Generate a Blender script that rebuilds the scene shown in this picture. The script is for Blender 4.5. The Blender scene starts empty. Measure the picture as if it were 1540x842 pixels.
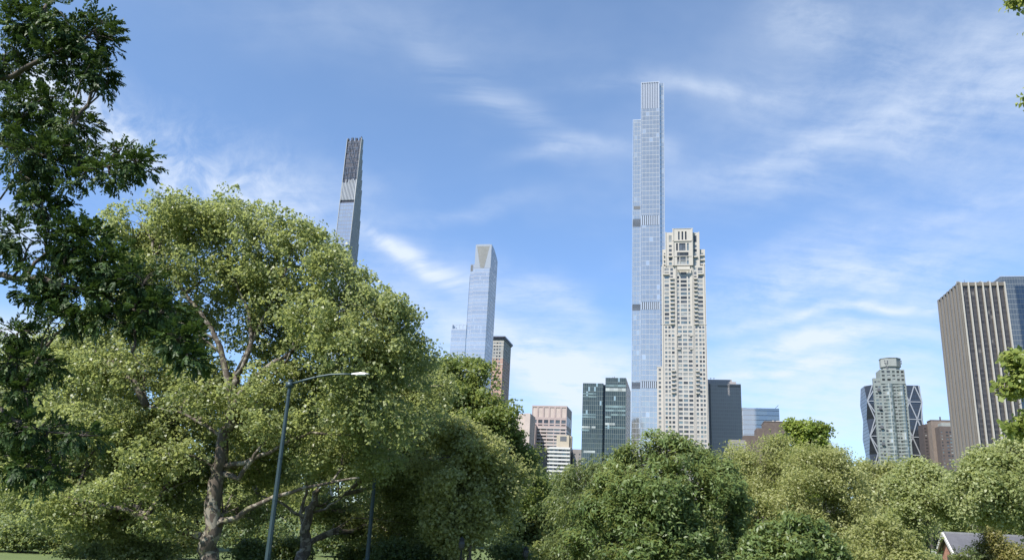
import bpy, math, random
import numpy as np
from mathutils import Matrix, Vector

random.seed(7)
rng = np.random.default_rng(11)
SC = bpy.context.scene
COL = SC.collection
EXPOSURE = 0.98; SKYSAT = 1.02; SKYVAL = 0.75; CLOUD = 0.50

# ------------------------------------------------------------------ camera geometry (photo 1540 x 842, focal length 1216 px)
FOC = 1216.0
CAMH = 3.4
def _n(v): return v / np.linalg.norm(v)
_Z = _n(np.array([204., 4036., FOC]))
_Y = np.array([250., -379., FOC]); _Y = _n(_Y - _Z * (_Y @ _Z))
_X = -np.cross(_Y, _Z)
ROT = np.array([_X, _Y, _Z])            # rows: street-grid axes seen by the camera (right, up, forward)
def ray(u, v): return ROT @ np.array([u - 770., 421. - v, FOC])
def P(u, v, y):
    r = ray(u, v); return r * (y / r[1]) + np.array([0, 0, CAMH])
def mpp(u, v, y): return y / ray(u, v)[1]
def proj(p):
    c = ROT.T @ (np.asarray(p, float) - np.array([0, 0, CAMH]))
    return 770 + FOC * c[0] / c[2], 421 - FOC * c[1] / c[2]
def XU(u, v, y): return P(u, v, y)[0]
def ZV(u, v, y): return P(u, v, y)[2]
def depth_for(u, x, z, y0, y1=400):     # how far back a side wall at x runs until its end is seen at column u
    lo, hi = 0.0, float(y1)
    f = lambda d: proj((x, y0 + d, z))[0] - u
    s = f(lo) > 0
    for _ in range(50):
        m = (lo + hi) / 2
        if (f(m) > 0) == s: lo = m
        else: hi = m
    return lo

# ------------------------------------------------------------------ mesh helpers
OFF = {}
class MB:
    def __init__(self): self.v = []; self.f = []; self.m = []
    def quad(self, a, b, c, d, m=0):
        n = len(self.v); self.v += [tuple(a), tuple(b), tuple(c), tuple(d)]; self.f.append((n, n+1, n+2, n+3)); self.m.append(m)
    def tri(self, a, b, c, m=0):
        n = len(self.v); self.v += [tuple(a), tuple(b), tuple(c)]; self.f.append((n, n+1, n+2)); self.m.append(m)
    def box(self, x0, x1, y0, y1, z0, z1, m=0):
        if x1 < x0: x0, x1 = x1, x0
        if y1 < y0: y0, y1 = y1, y0
        if z1 < z0: z0, z1 = z1, z0
        n = len(self.v)
        self.v += [(x0,y0,z0),(x1,y0,z0),(x1,y1,z0),(x0,y1,z0),(x0,y0,z1),(x1,y0,z1),(x1,y1,z1),(x0,y1,z1)]
        for q in ((0,3,2,1),(4,5,6,7),(0,1,5,4),(1,2,6,5),(2,3,7,6),(3,0,4,7)):
            self.f.append(tuple(n+i for i in q)); self.m.append(m)
    def prism(self, pts, z0, z1, m=0):          # pts: plan polygon, counter-clockwise
        n = len(self.v); k = len(pts)
        self.v += [(p[0],p[1],z0) for p in pts] + [(p[0],p[1],z1) for p in pts]
        for i in range(k):
            j = (i+1) % k; self.f.append((n+i, n+j, n+k+j, n+k+i)); self.m.append(m)
        self.f.append(tuple(n+k+i for i in range(k))); self.m.append(m)
        self.f.append(tuple(n+i for i in reversed(range(k)))); self.m.append(m)
    def ring_loft(self, rings, m=0, cap=True):
        k = len(rings[0]); n = len(self.v)
        for r in rings: self.v += [tuple(p) for p in r]
        for a in range(len(rings)-1):
            for i in range(k):
                j = (i+1) % k
                self.f.append((n+a*k+i, n+a*k+j, n+(a+1)*k+j, n+(a+1)*k+i)); self.m.append(m)
        if cap:
            self.f.append(tuple(n+(len(rings)-1)*k+i for i in range(k))); self.m.append(m)
            self.f.append(tuple(n+i for i in reversed(range(k)))); self.m.append(m)
    def tube(self, path, radii, k=8, m=0, wob=0.0):
        rings = []; path = [np.asarray(p, float) for p in path]
        for i, p in enumerate(path):
            d = path[min(i+1, len(path)-1)] - path[max(i-1, 0)]; d = _n(d)
            a = np.cross(d, [0, 1, 0.13]);
            if np.linalg.norm(a) < 1e-3: a = np.cross(d, [1, 0, 0])
            a = _n(a); b = np.cross(d, a)
            rings.append([p + (a*math.cos(t) + b*math.sin(t)) * radii[i] * (1 + wob*math.sin(3*t+i*1.7)*0.5 + wob*math.sin(5*t+i)*0.4) for t in [2*math.pi*j/k for j in range(k)]])
        self.ring_loft(rings, m)
    def bar(self, a, b, w, h, m=0):             # square bar between two points
        a = np.asarray(a, float); b = np.asarray(b, float); d = _n(b-a)
        s = np.cross(d, [0, 1, 0]);
        if np.linalg.norm(s) < 1e-3: s = np.array([1., 0, 0])
        s = _n(s)*w/2; t = _n(np.cross(s, d))*h/2
        self.ring_loft([[p - s - t, p + s - t, p + s + t, p - s + t] for p in (a, b)], m)
    def build(self, name, mats, parent=None, smooth=False):
        off = OFF.get(parent.name, np.zeros(3)) if parent is not None else np.zeros(3)
        me = bpy.data.meshes.new(name)
        vv = (np.array(self.v, float).reshape(-1, 3) - off)
        me.from_pydata(vv.tolist(), [], self.f)
        if not isinstance(mats, (list, tuple)): mats = [mats]
        for m in mats: me.materials.append(m)
        if len(mats) > 1: me.polygons.foreach_set('material_index', np.array(self.m, dtype=np.int32))
        if smooth: me.polygons.foreach_set('use_smooth', np.ones(len(self.f), dtype=bool))
        me.update()
        o = bpy.data.objects.new(name, me); COL.objects.link(o)
        if parent is not None:
            o.parent = parent; OFF[o.name] = off
        else: OFF[o.name] = np.zeros(3)
        return o

def thing(name, label, cat, loc, group=None):
    o = bpy.data.objects.new(name, None); COL.objects.link(o)
    o.empty_display_size = 0.5
    o.location = tuple(float(c) for c in loc); o['label'] = label; o['category'] = cat
    if group: o['group'] = group
    OFF[o.name] = np.array(loc, float)
    return o
def copy_tree(o, parent=None):
    c = o.copy(); COL.objects.link(c)
    if parent is not None: c.parent = parent
    for ch in list(o.children): copy_tree(ch, c)
    return c

# ------------------------------------------------------------------ node helpers
class NT:
    def __init__(self, tree): self.t = tree; self.n = tree.nodes; self.l = tree.links
    def new(self, typ, **kw):
        n = self.n.new(typ)
        for k, v in kw.items(): setattr(n, k, v)
        return n
    def put(self, sock, val):
        if val is None: return
        if isinstance(val, bpy.types.NodeSocket): self.l.new(val, sock)
        else:
            if isinstance(val, (tuple, list)) and len(val) == 3 and sock.type == 'RGBA': val = (*val, 1)
            sock.default_value = val
    def math(self, op, a, b=None, c=None, clamp=False):
        n = self.new('ShaderNodeMath', operation=op, use_clamp=clamp)
        self.put(n.inputs[0], a); self.put(n.inputs[1], b)
        if c is not None: self.put(n.inputs[2], c)
        return n.outputs[0]
    def vm(self, op, a, b=None, scale=None):
        n = self.new('ShaderNodeVectorMath', operation=op)
        self.put(n.inputs[0], a); self.put(n.inputs[1], b)
        if scale is not None: self.put(n.inputs['Scale'], scale)
        return n.outputs['Value'] if op in ('DOT_PRODUCT', 'LENGTH') else n.outputs['Vector']
    def mix(self, f, a, b, typ='MIX'):
        n = self.new('ShaderNodeMix', data_type='RGBA', blend_type=typ)
        self.put(n.inputs[0], f); self.put(n.inputs[6], a); self.put(n.inputs[7], b)
        return n.outputs[2]
    def noise(self, vec, scale, detail=3, rough=0.5, out='Fac', dist=0.0):
        n = self.new('ShaderNodeTexNoise'); self.put(n.inputs['Vector'], vec)
        n.inputs['Scale'].default_value = scale; n.inputs['Detail'].default_value = detail
        n.inputs['Roughness'].default_value = rough; n.inputs['Distortion'].default_value = dist
        return n.outputs[out]
    def smooth(self, x, a, b):
        n = self.new('ShaderNodeMapRange', interpolation_type='SMOOTHSTEP')
        self.put(n.inputs[0], x); n.inputs[1].default_value = a; n.inputs[2].default_value = b
        return n.outputs[0]
    def sep(self, v):
        n = self.new('ShaderNodeSeparateXYZ'); self.put(n.inputs[0], v); return n.outputs
    def comb(self, x, y, z):
        n = self.new('ShaderNodeCombineXYZ'); self.put(n.inputs[0], x); self.put(n.inputs[1], y); self.put(n.inputs[2], z); return n.outputs[0]

def mat_base(name):
    m = bpy.data.materials.new(name); m.use_nodes = True
    t = NT(m.node_tree); b = m.node_tree.nodes['Principled BSDF']
    return m, t, b

def stone(name, col, var=0.12, scale=0.15, rough=0.85, streak=0.0):
    m, t, b = mat_base(name)
    co = t.new('ShaderNodeTexCoord').outputs['Object']
    n1 = t.noise(co, scale, 5, 0.6); n2 = t.noise(co, scale*9, 3, 0.6)
    f = t.math('ADD', t.math('MULTIPLY', n1, 0.65), t.math('MULTIPLY', n2, 0.35))
    if streak:
        st = t.noise(t.vm('MULTIPLY', co, (1.2, 1.2, 0.03)), 1.0, 4, 0.6)
        f = t.math('ADD', t.math('MULTIPLY', f, 1-streak), t.math('MULTIPLY', st, streak))
    lo = tuple(c*(1-var*1.6) for c in col); hi = tuple(min(1, c*(1+var*1.6)) for c in col)
    t.put(b.inputs['Base Color'], t.mix(t.smooth(f, 0.3, 0.7), lo, hi))
    b.inputs['Roughness'].default_value = rough
    return m

def panels(name, pw, ph, ca, cb, line, lw=0.06, lh=0.08, metal=0.5, rough=0.08, tilt=0.02, bright=0.0, cbright=(.8,.85,.9), floorvar=0.0, offz=0.0, spand=0.0, cspand=(.3,.35,.4)):
    """curtain wall: panels of pw x ph metres, each slightly out of true and of its own tone, with thin mullions between"""
    m, t, b = mat_base(name)
    co = t.new('ShaderNodeTexCoord').outputs['Object']
    s = t.sep(co)
    h = t.math('DIVIDE', t.math('ADD', s[0], t.math('ADD', s[1], 500.0)), pw); z = t.math('DIVIDE', t.math('ADD', s[2], offz), ph)
    hf = t.math('FLOOR', h); zf = t.math('FLOOR', z); fh = t.math('FRACT', h); fz = t.math('FRACT', z)
    wn = t.new('ShaderNodeTexWhiteNoise', noise_dimensions='2D'); t.put(wn.inputs['Vector'], t.comb(hf, zf, 0.0))
    wz = t.new('ShaderNodeTexWhiteNoise', noise_dimensions='1D'); t.put(wz.inputs['W'], zf)
    big = t.noise(co, 0.035, 3, 0.55)
    v = t.math('ADD', t.math('MULTIPLY', wn.outputs['Value'], 0.6-floorvar*0.5), t.math('ADD', t.math('MULTIPLY', wz.outputs['Value'], floorvar), t.math('MULTIPLY', t.math('SUBTRACT', big, 0.3), 0.8)), clamp=True)
    col = t.mix(v, ca, cb)
    if bright > 0:
        col = t.mix(t.math('GREATER_THAN', wn.outputs['Value'], 1-bright), col, cbright)
    if spand > 0:
        col = t.mix(t.math('LESS_THAN', fz, spand), col, cspand)
    ln = t.math('MAXIMUM', t.math('LESS_THAN', fh, lw), t.math('LESS_THAN', fz, lh))
    col = t.mix(ln, col, line)
    t.put(b.inputs['Base Color'], col)
    t.put(b.inputs['Metallic'], t.math('MULTIPLY', t.math('SUBTRACT', 1.0, ln), metal))
    t.put(b.inputs['Roughness'], t.math('ADD', rough, t.math('MULTIPLY', ln, 0.4)))
    geo = t.new('ShaderNodeNewGeometry').outputs['Normal']
    r = t.vm('SCALE', t.vm('SUBTRACT', wn.outputs['Color'], (0.5, 0.5, 0.5)), scale=tilt*2)
    wave = t.vm('SCALE', t.vm('SUBTRACT', t.noise(co, 0.12, 2, 0.5, 'Color'), (0.5, 0.5, 0.5)), scale=tilt)
    t.put(b.inputs['Normal'], t.vm('NORMALIZE', t.vm('ADD', geo, t.vm('ADD', r, wave))))
    return m

def plain(name, col, rough=0.5, metal=0.0, var=0.15, scale=2.0):
    m, t, b = mat_base(name)
    co = t.new('ShaderNodeTexCoord').outputs['Object']
    f = t.noise(co, scale, 4, 0.6)
    t.put(b.inputs['Base Color'], t.mix(t.smooth(f, 0.3, 0.7), tuple(c*(1-var) for c in col), tuple(c*(1+var) for c in col)))
    b.inputs['Roughness'].default_value = rough; b.inputs['Metallic'].default_value = metal
    return m

def leafmat(name, dark, mid, light, trans=0.3, rough=0.42, spec=0.5, tcol=(0.60, 0.66, 0.20)):
    m, t, b = mat_base(name)
    at = t.new('ShaderNodeAttribute'); at.attribute_name = 'tint'
    cr = t.new('ShaderNodeValToRGB'); t.put(cr.inputs[0], at.outputs['Fac'])
    e = cr.color_ramp.elements; e[0].position = 0.0; e[0].color = (*dark, 1); e[1].position = 1.0; e[1].color = (*light, 1)
    x = cr.color_ramp.elements.new(0.5); x.color = (*mid, 1)
    col = cr.outputs[0]
    t.put(b.inputs['Base Color'], col); b.inputs['Roughness'].default_value = rough
    b.inputs['Specular IOR Level'].default_value = spec
    tr = t.new('ShaderNodeBsdfTranslucent')
    t.put(tr.inputs['Color'], t.mix(0.5, col, tcol, 'MIX'))
    mx = t.new('ShaderNodeMixShader'); mx.inputs[0].default_value = trans
    t.l.new(b.outputs[0], mx.inputs[1]); t.l.new(tr.outputs[0], mx.inputs[2])
    t.l.new(mx.outputs[0], m.node_tree.nodes['Material Output'].inputs['Surface'])
    return m

def barkmat(name, a, bcol, mottle=None, scale=3.0):
    m, t, b = mat_base(name)
    co = t.new('ShaderNodeTexCoord').outputs['Object']
    f = t.noise(t.vm('MULTIPLY', co, (1, 1, 0.25)), scale*2.5, 6, 0.7)
    col = t.mix(t.smooth(f, 0.35, 0.65), a, bcol)
    if mottle:
        g = t.noise(co, scale, 3, 0.55, dist=0.6)
        col = t.mix(t.smooth(g, 0.52, 0.56), col, mottle)
        g2 = t.noise(t.vm('ADD', co, (7, 3, 5)), scale*1.4, 3, 0.55, dist=0.5)
        col = t.mix(t.smooth(g2, 0.60, 0.63), col, (0.16, 0.15, 0.085))
    t.put(b.inputs['Base Color'], col); b.inputs['Roughness'].default_value = 0.9
    bp = t.new('ShaderNodeBump'); bp.inputs['Strength'].default_value = 0.5; bp.inputs['Distance'].default_value = 0.04
    t.put(bp.inputs['Height'], f); t.put(b.inputs['Normal'], bp.outputs[0])
    return m

# ------------------------------------------------------------------ render settings, camera, light, sky
SC.render.engine = 'CYCLES'
SC.cycles.use_denoising = True; SC.cycles.denoiser = 'OPENIMAGEDENOISE'; SC.cycles.denoising_input_passes = 'RGB_ALBEDO_NORMAL'; SC.cycles.denoising_prefilter = 'ACCURATE'
SC.cycles.max_bounces = 10; SC.cycles.diffuse_bounces = 6; SC.cycles.glossy_bounces = 3; SC.cycles.transmission_bounces = 6; SC.cycles.transparent_max_bounces = 4
SC.cycles.sample_clamp_indirect = 6
SC.view_settings.view_transform = 'Standard'; SC.view_settings.look = 'None'
SC.view_settings.exposure = EXPOSURE; SC.view_settings.gamma = 1.0

cam = bpy.data.cameras.new('camera'); co_ = bpy.data.objects.new('camera', cam); COL.objects.link(co_)
cam.sensor_width = 36.0; cam.lens = 36.0 * FOC / 1540.0; cam.clip_start = 0.1; cam.clip_end = 30000
r_, u_, f_ = ROT[:, 0], ROT[:, 1], ROT[:, 2]
co_.matrix_world = Matrix(((r_[0], u_[0], -f_[0], 0), (r_[1], u_[1], -f_[1], 0), (r_[2], u_[2], -f_[2], CAMH), (0, 0, 0, 1)))
SC.camera = co_

SUN_E, SUN_A = math.radians(50), math.radians(54)      # the sun: left of the view and a little behind it
to_sun = Vector((-math.cos(SUN_E)*math.cos(SUN_A), -math.cos(SUN_E)*math.sin(SUN_A), math.sin(SUN_E)))
sl = bpy.data.lights.new('sun', 'SUN'); sl.energy = 4.5; sl.angle = math.radians(0.53); sl.color = (1.0, 0.95, 0.87)
so = bpy.data.objects.new('sun', sl); COL.objects.link(so)
so.rotation_euler = to_sun.to_track_quat('Z', 'Y').to_euler(); so.location = (0, 0, 600)

W = bpy.data.worlds.new('World'); SC.world = W; W.use_nodes = True
wt = NT(W.node_tree); bg = W.node_tree.nodes['Background']
sky = wt.new('ShaderNodeTexSky', sky_type='NISHITA'); sky.sun_disc = False
sky.sun_elevation = SUN_E; sky.sun_rotation = math.atan2(to_sun.x, to_sun.y)
sky.air_density = 1.0; sky.dust_density = 0.0; sky.ozone_density = 2.2; sky.altitude = 30
SKYS = 0.15
dirv = wt.vm('NORMALIZE', wt.new('ShaderNodeTexCoord').outputs['Generated'])
sz = wt.sep(dirv)
zz = wt.math('ADD', wt.math('MAXIMUM', sz[2], 0.0), 0.22)
plane = wt.comb(wt.math('DIVIDE', sz[0], zz), wt.math('DIVIDE', sz[1], zz), 0.0)
warp = wt.vm('SCALE', wt.vm('SUBTRACT', wt.noise(dirv, 3.2, 4, 0.55, 'Color'), (.5, .5, .5)), scale=0.16)
wdir = wt.vm('ADD', dirv, warp)
fine = wt.noise(wt.vm('ADD', plane, wt.vm('SCALE', warp, scale=1.2)), 6.5, 10, 0.66)
puff = wt.noise(wt.vm('ADD', dirv, wt.vm('SCALE', warp, scale=0.3)), 24.0, 8, 0.66, dist=0.5)

def streak(ang, along=2.0, across=14.0, seed=0.0):
    c, s = math.cos(math.radians(ang)), math.sin(math.radians(ang))
    q = wt.vm('ADD', plane, wt.vm('SCALE', warp, scale=1.3)); qs = wt.sep(q)
    a = wt.math('ADD', wt.math('MULTIPLY', qs[0], c), wt.math('MULTIPLY', qs[1], s))
    b = wt.math('SUBTRACT', wt.math('MULTIPLY', qs[1], c), wt.math('MULTIPLY', qs[0], s))
    return wt.noise(wt.comb(wt.math('MULTIPLY', a, along), wt.math('MULTIPLY', b, across), seed), 1.0, 7, 0.6)
s1 = streak(15); s2 = streak(-25, 2.2, 13, 4.0)
fine = wt.math('ADD', wt.math('MULTIPLY', fine, 0.62), wt.math('MULTIPLY', s1, 0.38))
def patch(u, v, ang, la, lb, amp, tex, lo=0.3, hi=0.75):
    """a cloud bank centred in direction (u, v), drawn out along one direction, broken up by a texture"""
    d0 = _n(ray(u, v)); c, s = math.cos(math.radians(ang)), math.sin(math.radians(ang))
    t1 = ray(u + 50*c, v + 50*s); t1 = _n(t1 / (t1 @ d0) - d0); t2 = np.cross(d0, t1)
    k = 1.0 / np.linalg.norm(np.array([u-770, 421-v, FOC]))
    a = wt.math('MULTIPLY', wt.vm('DOT_PRODUCT', wdir, tuple(t1)), 1.0/(la*k)); b = wt.math('MULTIPLY', wt.vm('DOT_PRODUCT', wdir, tuple(t2)), 1.0/(lb*k))
    front = wt.math('GREATER_THAN', wt.vm('DOT_PRODUCT', dirv, tuple(d0)), 0.0)
    e = wt.math('EXPONENT', wt.math('MULTIPLY', wt.math('ADD', wt.math('MULTIPLY', a, a), wt.math('MULTIPLY', b, b)), -1.0))
    x = wt.math('MULTIPLY', wt.math('MULTIPLY', e, front), wt.smooth(tex, lo, hi))
    return wt.math('MULTIPLY', x, amp*1.25)
PATCHES = [
    (185, 165, 30, 75, 42, 0.62, puff, .25, .7), (330, 235, 22, 160, 60, 0.55, puff, .3, .75), (430, 290, 15, 120, 60, 0.45, fine, .25, .7),
    (640, 395, 22, 120, 14, 0.60, s2, .2, .6), (570, 370, 10, 70, 22, 0.35, fine, .3, .7), (800, 450, 25, 90, 26, 0.40, fine, .25, .7), (620, 440, 10, 120, 50, 0.30, fine, .25, .7),
    (850, 550, 8, 130, 42, 0.95, fine, .15, .6), (720, 490, 20, 90, 30, 0.45, fine, .2, .7), (850, 620, 0, 160, 40, 0.35, fine, .2, .7),
    (1220, 520, -4, 170, 24, 0.75, fine, .2, .65), (1200, 425, -10, 190, 45, 0.45, fine, .3, .7), (1250, 590, 0, 200, 44, 0.62, fine, .15, .65), (1250, 660, 0, 160, 40, 0.42, fine, .1, .6),
    (1060, 130, -4, 150, 16, 0.32, fine, .3, .7), (760, 160, 35, 130, 26, 0.28, s1, .3, .7), (700, 330, -8, 110, 14, 0.20, fine, .25, .7), (1330, 330, -14, 190, 18, 0.20, fine, .25, .7), (1150, 235, -20, 200, 18, 0.15, fine, .25, .7), (1280, 470, -4, 210, 10, 0.45, fine, .25, .6), (1180, 560, -2, 180, 9, 0.4, fine, .25, .6), (880, 245, -6, 90, 14, 0.34, fine, .25, .65), (1010, 235, 30, 30, 20, 0.28, fine, .2, .65),
    (1400, 90, -15, 260, 110, 0.50, fine, .25, .75), (1230, 30, 20, 70, 25, 0.30, fine, .3, .7), (1300, 200, -22, 260, 40, 0.26, fine, .25, .7), (1500, 260, 0, 120, 140, 0.32, fine, .2, .8),
    (1230, 280, 10, 90, 30, 0.22, fine, .3, .7), (560, 30, 10, 330, 60, 0.16, fine, .2, .8), (20, 480, 0, 60, 40, 0.9, puff, .1, .5), (70, 110, 0, 50, 40, 0.8, puff, .1, .5), (20, 310, 0, 60, 30, .5, puff, .1, .5),
    (1350, 430, 0, 160, 70, .3, fine, .2, .7),
]
dens = None
for p_ in PATCHES:
    x_ = patch(*p_); dens = x_ if dens is None else wt.math('ADD', dens, x_)
veil = wt.math('MULTIPLY', wt.smooth(wt.noise(plane, 1.3, 5, 0.6), 0.42, 0.8), 0.20)
low = wt.math('MULTIPLY', wt.math('SUBTRACT', 1.0, wt.smooth(sz[2], 0.02, 0.26)), 0.16)
dens = wt.math('MINIMUM', wt.math('ADD', dens, wt.math('ADD', veil, low)), 0.92)
hsv = wt.new('ShaderNodeHueSaturation'); wt.put(hsv.inputs['Color'], sky.outputs[0]); hsv.inputs['Saturation'].default_value = SKYSAT; hsv.inputs['Value'].default_value = SKYVAL
cl = (CLOUD/SKYS*0.85, CLOUD/SKYS*0.95, CLOUD/SKYS*1.10)
clear = wt.mix(wt.smooth(sz[2], 0.0, 0.62), (0.55, 0.69, 0.93, 1), (0.98, 0.985, 0.99, 1))
skyc = wt.mix(1.0, hsv.outputs[0], clear, 'MULTIPLY')
wt.put(bg.inputs['Color'], wt.mix(dens, skyc, cl)); bg.inputs['Strength'].default_value = SKYS

# ------------------------------------------------------------------ ground
def gz(x, y):       # park ground: a gentle dip in front of the camera, rising a little under the far trees
    return 0.0
m, t, b = mat_base('meadow_grass')
co = t.new('ShaderNodeTexCoord').outputs['Object']
g1 = t.noise(co, 0.12, 5, 0.6); g2 = t.noise(co, 6.0, 4, 0.7)
cc = t.mix(t.smooth(g1, .35, .65), (0.055, 0.085, 0.022), (0.085, 0.125, 0.03))
t.put(b.inputs['Base Color'], t.mix(t.math('MULTIPLY', g2, 0.6), cc, (0.13, 0.16, 0.05))); b.inputs['Roughness'].default_value = 0.9
bp = t.new('ShaderNodeBump'); bp.inputs['Distance'].default_value = 0.05; t.put(bp.inputs['Height'], g2); t.put(b.inputs['Normal'], bp.outputs[0])
GRASS = m
gb = MB(); S = 9000
n_ = 60
ed = np.sign(np.linspace(-1, 1, n_+1)) * np.abs(np.linspace(-1, 1, n_+1))**3 * S
for i in range(n_):
    for j in range(n_):
        gb.quad((ed[i], ed[j], 0), (ed[i+1], ed[j], 0), (ed[i+1], ed[j+1], 0), (ed[i], ed[j+1], 0))
go = gb.build('ground', GRASS); go['kind'] = 'structure'
ASPH = stone('asphalt_street', (0.05, 0.05, 0.052), 0.15, 0.3, 0.9)
rd = MB(); rd.quad((-900, 505, .004), (900, 505, .004), (900, 525, .004), (-900, 525, .004))
ro = rd.build('road', ASPH); ro['kind'] = 'structure'
PAVE = stone('pavement_concrete', (0.30, 0.29, 0.27), 0.1, 0.5, 0.9)
pv = MB(); pv.box(-900, 900, 525, 531, 0.0, 0.14); pv.box(-900, 900, 499, 505, 0.0, 0.14)
po = pv.build('pavement', PAVE); po['kind'] = 'structure'

# ------------------------------------------------------------------ buildings
LIMESTONE = stone('limestone', (.395, .372, .342), 0.06, 0.05, 0.8, 0.3)
LIMESTONE_TRIM = stone('limestone_trim', (.42, .39, .35), 0.05, 0.1, 0.8)
WHITE_PAINT = plain('white_metal', (0.530, 0.530, 0.517), 0.5, 0, 0.05)
DARK_ROOF = stone('roof_membrane', (0.062, 0.062, 0.065), 0.2, 0.2, 0.9)
def pane(name, col, metal, rough, tilt=0.03):
    m, t, b = mat_base(name)
    oi = t.new('ShaderNodeObjectInfo'); co = t.new('ShaderNodeTexCoord').outputs['Object']
    wn = t.new('ShaderNodeTexWhiteNoise', noise_dimensions='3D'); t.put(wn.inputs['Vector'], t.vm('FLOOR', t.vm('SCALE', co, scale=0.3)))
    t.put(b.inputs['Base Color'], t.mix(wn.outputs['Value'], tuple(c*0.7 for c in col), tuple(min(1, c*1.25) for c in col)))
    b.inputs['Metallic'].default_value = metal; b.inputs['Roughness'].default_value = rough
    geo = t.new('ShaderNodeNewGeometry').outputs['Normal']
    t.put(b.inputs['Normal'], t.vm('NORMALIZE', t.vm('ADD', geo, t.vm('SCALE', t.vm('SUBTRACT', wn.outputs['Color'], (.5, .5, .5)), scale=tilt*2))))
    return m
PANE_DARK = pane('window_glass_dark', (0.05, 0.052, 0.054), 0.25, 0.1)
PANE_MID = pane('window_glass_grey', (0.13, 0.135, 0.135), 0.45, 0.12)
PANE_PALE = pane('window_glass_blinds', (0.26, 0.265, 0.255), 0.2, 0.3)
PANE_TEAL = pane('window_glass_teal', (0.20, 0.23, 0.22), 0.5, 0.1)
PANES = [PANE_DARK, PANE_MID, PANE_PALE, PANE_TEAL]

def lattice(mb, face, a0, a1, z0, z1, cols, rows, f, th, m=0):
    def bx(p, q, r, s):
        if q - p < 0.02 or s - r < 0.02: return
        if face == 'N': mb.box(p, q, f, f+th, r, s, m)
        elif face == 'E': mb.box(f, f+th, p, q, r, s, m)
        else: mb.box(f-th, f, p, q, r, s, m)
    cur = a0
    for (c0, c1) in cols:
        bx(cur, c0, z0, z1); cur = c1
        zc = z0
        for (r0, r1) in rows:
            bx(c0, c1, zc, r0); zc = r1
        bx(c0, c1, zc, z1)
    bx(cur, a1, z0, z1)
def pane_geo(mb, face, a, b_, z0, z1, f, m=0, mull=None):
    e = 0.06
    if face == 'N': mb.box(a, b_, f, f+e, z0, z1, m)
    elif face == 'E': mb.box(f, f+e, a, b_, z0, z1, m)
    else: mb.box(f-e, f, a, b_, z0, z1, m)
def window_parts(root, wins, weights=(5, 3, 1.5, 1.5), cap=100, mats=None, name='window', keep=None):
    """wins: (face, a, b, z0, z1, f). The cap largest in view are windows of their own, the rest one mesh."""
    mats = mats or PANES
    def score(w):
        v = proj((0.5*(w[1]+w[2]) if w[0] == 'N' else w[5], w[5] if w[0] == 'N' else 0.5*(w[1]+w[2]), w[3]))[1]
        wid = (w[2]-w[1]) * (1.0 if w[0] == 'N' else 0.25)
        return (0 if v > 690 else 1) * wid*(w[4]-w[3]) + w[4]*1e-3
    ws = sorted(wins, key=score, reverse=True)
    rest = MB()
    for i, w in enumerate(ws):
        k = random.choices(range(len(mats)), weights[:len(mats)])[0]
        if i < cap:
            mb = MB(); pane_geo(mb, *w); mb.build(name, mats[k], root)
        else: pane_geo(rest, *w, m=k)
    if rest.f:
        o = rest.build(name, list(mats), root); o['kind'] = 'stuff'
def cols_frac(x0, x1, fr): return [(x0 + a*(x1-x0), x0 + b_*(x1-x0)) for a, b_ in fr]
def rows_even(z0, z1, pitch, lo, hi):
    out = []; z = z0
    while z + pitch*hi < z1: out.append((z + pitch*lo, z + pitch*hi)); z += pitch
    return out

# ---- the tallest tower: pale glass with a side wing
Y = 790.
CPT_GLASS = panels('tower_glass_pale', 3.6, 5.1, (.43, .415, .39), (.55, .52, .475), (.34, .35, .37), .05, .08, .80, .08, .012, .03, (.66, .63, .58), .12)
CPT_WING = panels('tower_glass_wing', 3.0, 5.1, (.43, .44, .43), (.56, .54, .50), (.27, .29, .32), .08, .09, .78, .10, .014, .06, (.62, .60, .55), .12)
STEEL = plain('satin_steel', (.42, .45, .50), .35, .5, .06)
LOUVRE = plain('louvre_grey', (.22, .25, .31), .5, .3, .08)
LOUVRE_D = plain('louvre_dark', (0.102, 0.109, 0.122), .6, .2, .1)
xl, xm, xr, xe = XU(951., 300, Y), XU(963.6, 300, Y), XU(991.6, 230, Y), XU(998.9, 230, Y)
zt = ZV(977, 123.5, Y); zt2 = ZV(994, 125.8, Y+3); zw = ZV(957, 181.5, Y+4)
T = thing('skyscraper', 'tallest pale blue glass tower with a lower side wing and grey louvred crown', 'skyscraper', ((xl+xe)/2, Y+15, 0))
zb = [(ZV(977, a, Y), ZV(977, b_, Y)) for a, b_ in ((338.5, 324), (465.5, 454), (583.5, 573))]
segs = []; top = ZV(977, 163.5, Y)
for lo, hi in zb: segs.append((hi, top)); top = lo
segs.append((0, top))
mb = MB()
for z0, z1 in segs: mb.box(xm+.4, xr, Y, Y+30, z0, z1)
mb.build('curtain_wall', CPT_GLASS, T)
mb = MB(); mb.box(xr, xe, Y+2.5, Y+27, 0, zt2); 
for z0, z1 in zb[:0]: pass
w_ = mb.build('side_bay', CPT_WING, T)
mb = MB()
zwb = [(ZV(957, a, Y), ZV(957, b_, Y)) for a, b_ in ((339.5, 327.5), (465.5, 456), (583.5, 573.5))]
top = zw
for lo, hi in zwb: mb.box(xl, xm, Y+4, Y+25, hi, top); top = lo
mb.box(xl, xm, Y+4, Y+25, 0, top)
mb.build('side_wing', CPT_WING, T)
mb = MB(); mb.box(xl-.2, xm, Y+3.8, Y+25.2, zw, zw+.9); mb.build('wing_parapet', STEEL, T)
for x in (xm, xr-.2, xe-.35, xl-.1):
    mb = MB(); y0_ = Y-.35 if x in (xm, xr-.2) else (Y+2.2 if x > xr else Y+3.7)
    mb.box(x, x+.45, y0_, y0_+1.2, 0, zt if x in (xm, xr-.2) else (zt2 if x > xr else zw)); mb.build('corner_fin', STEEL, T)
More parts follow.
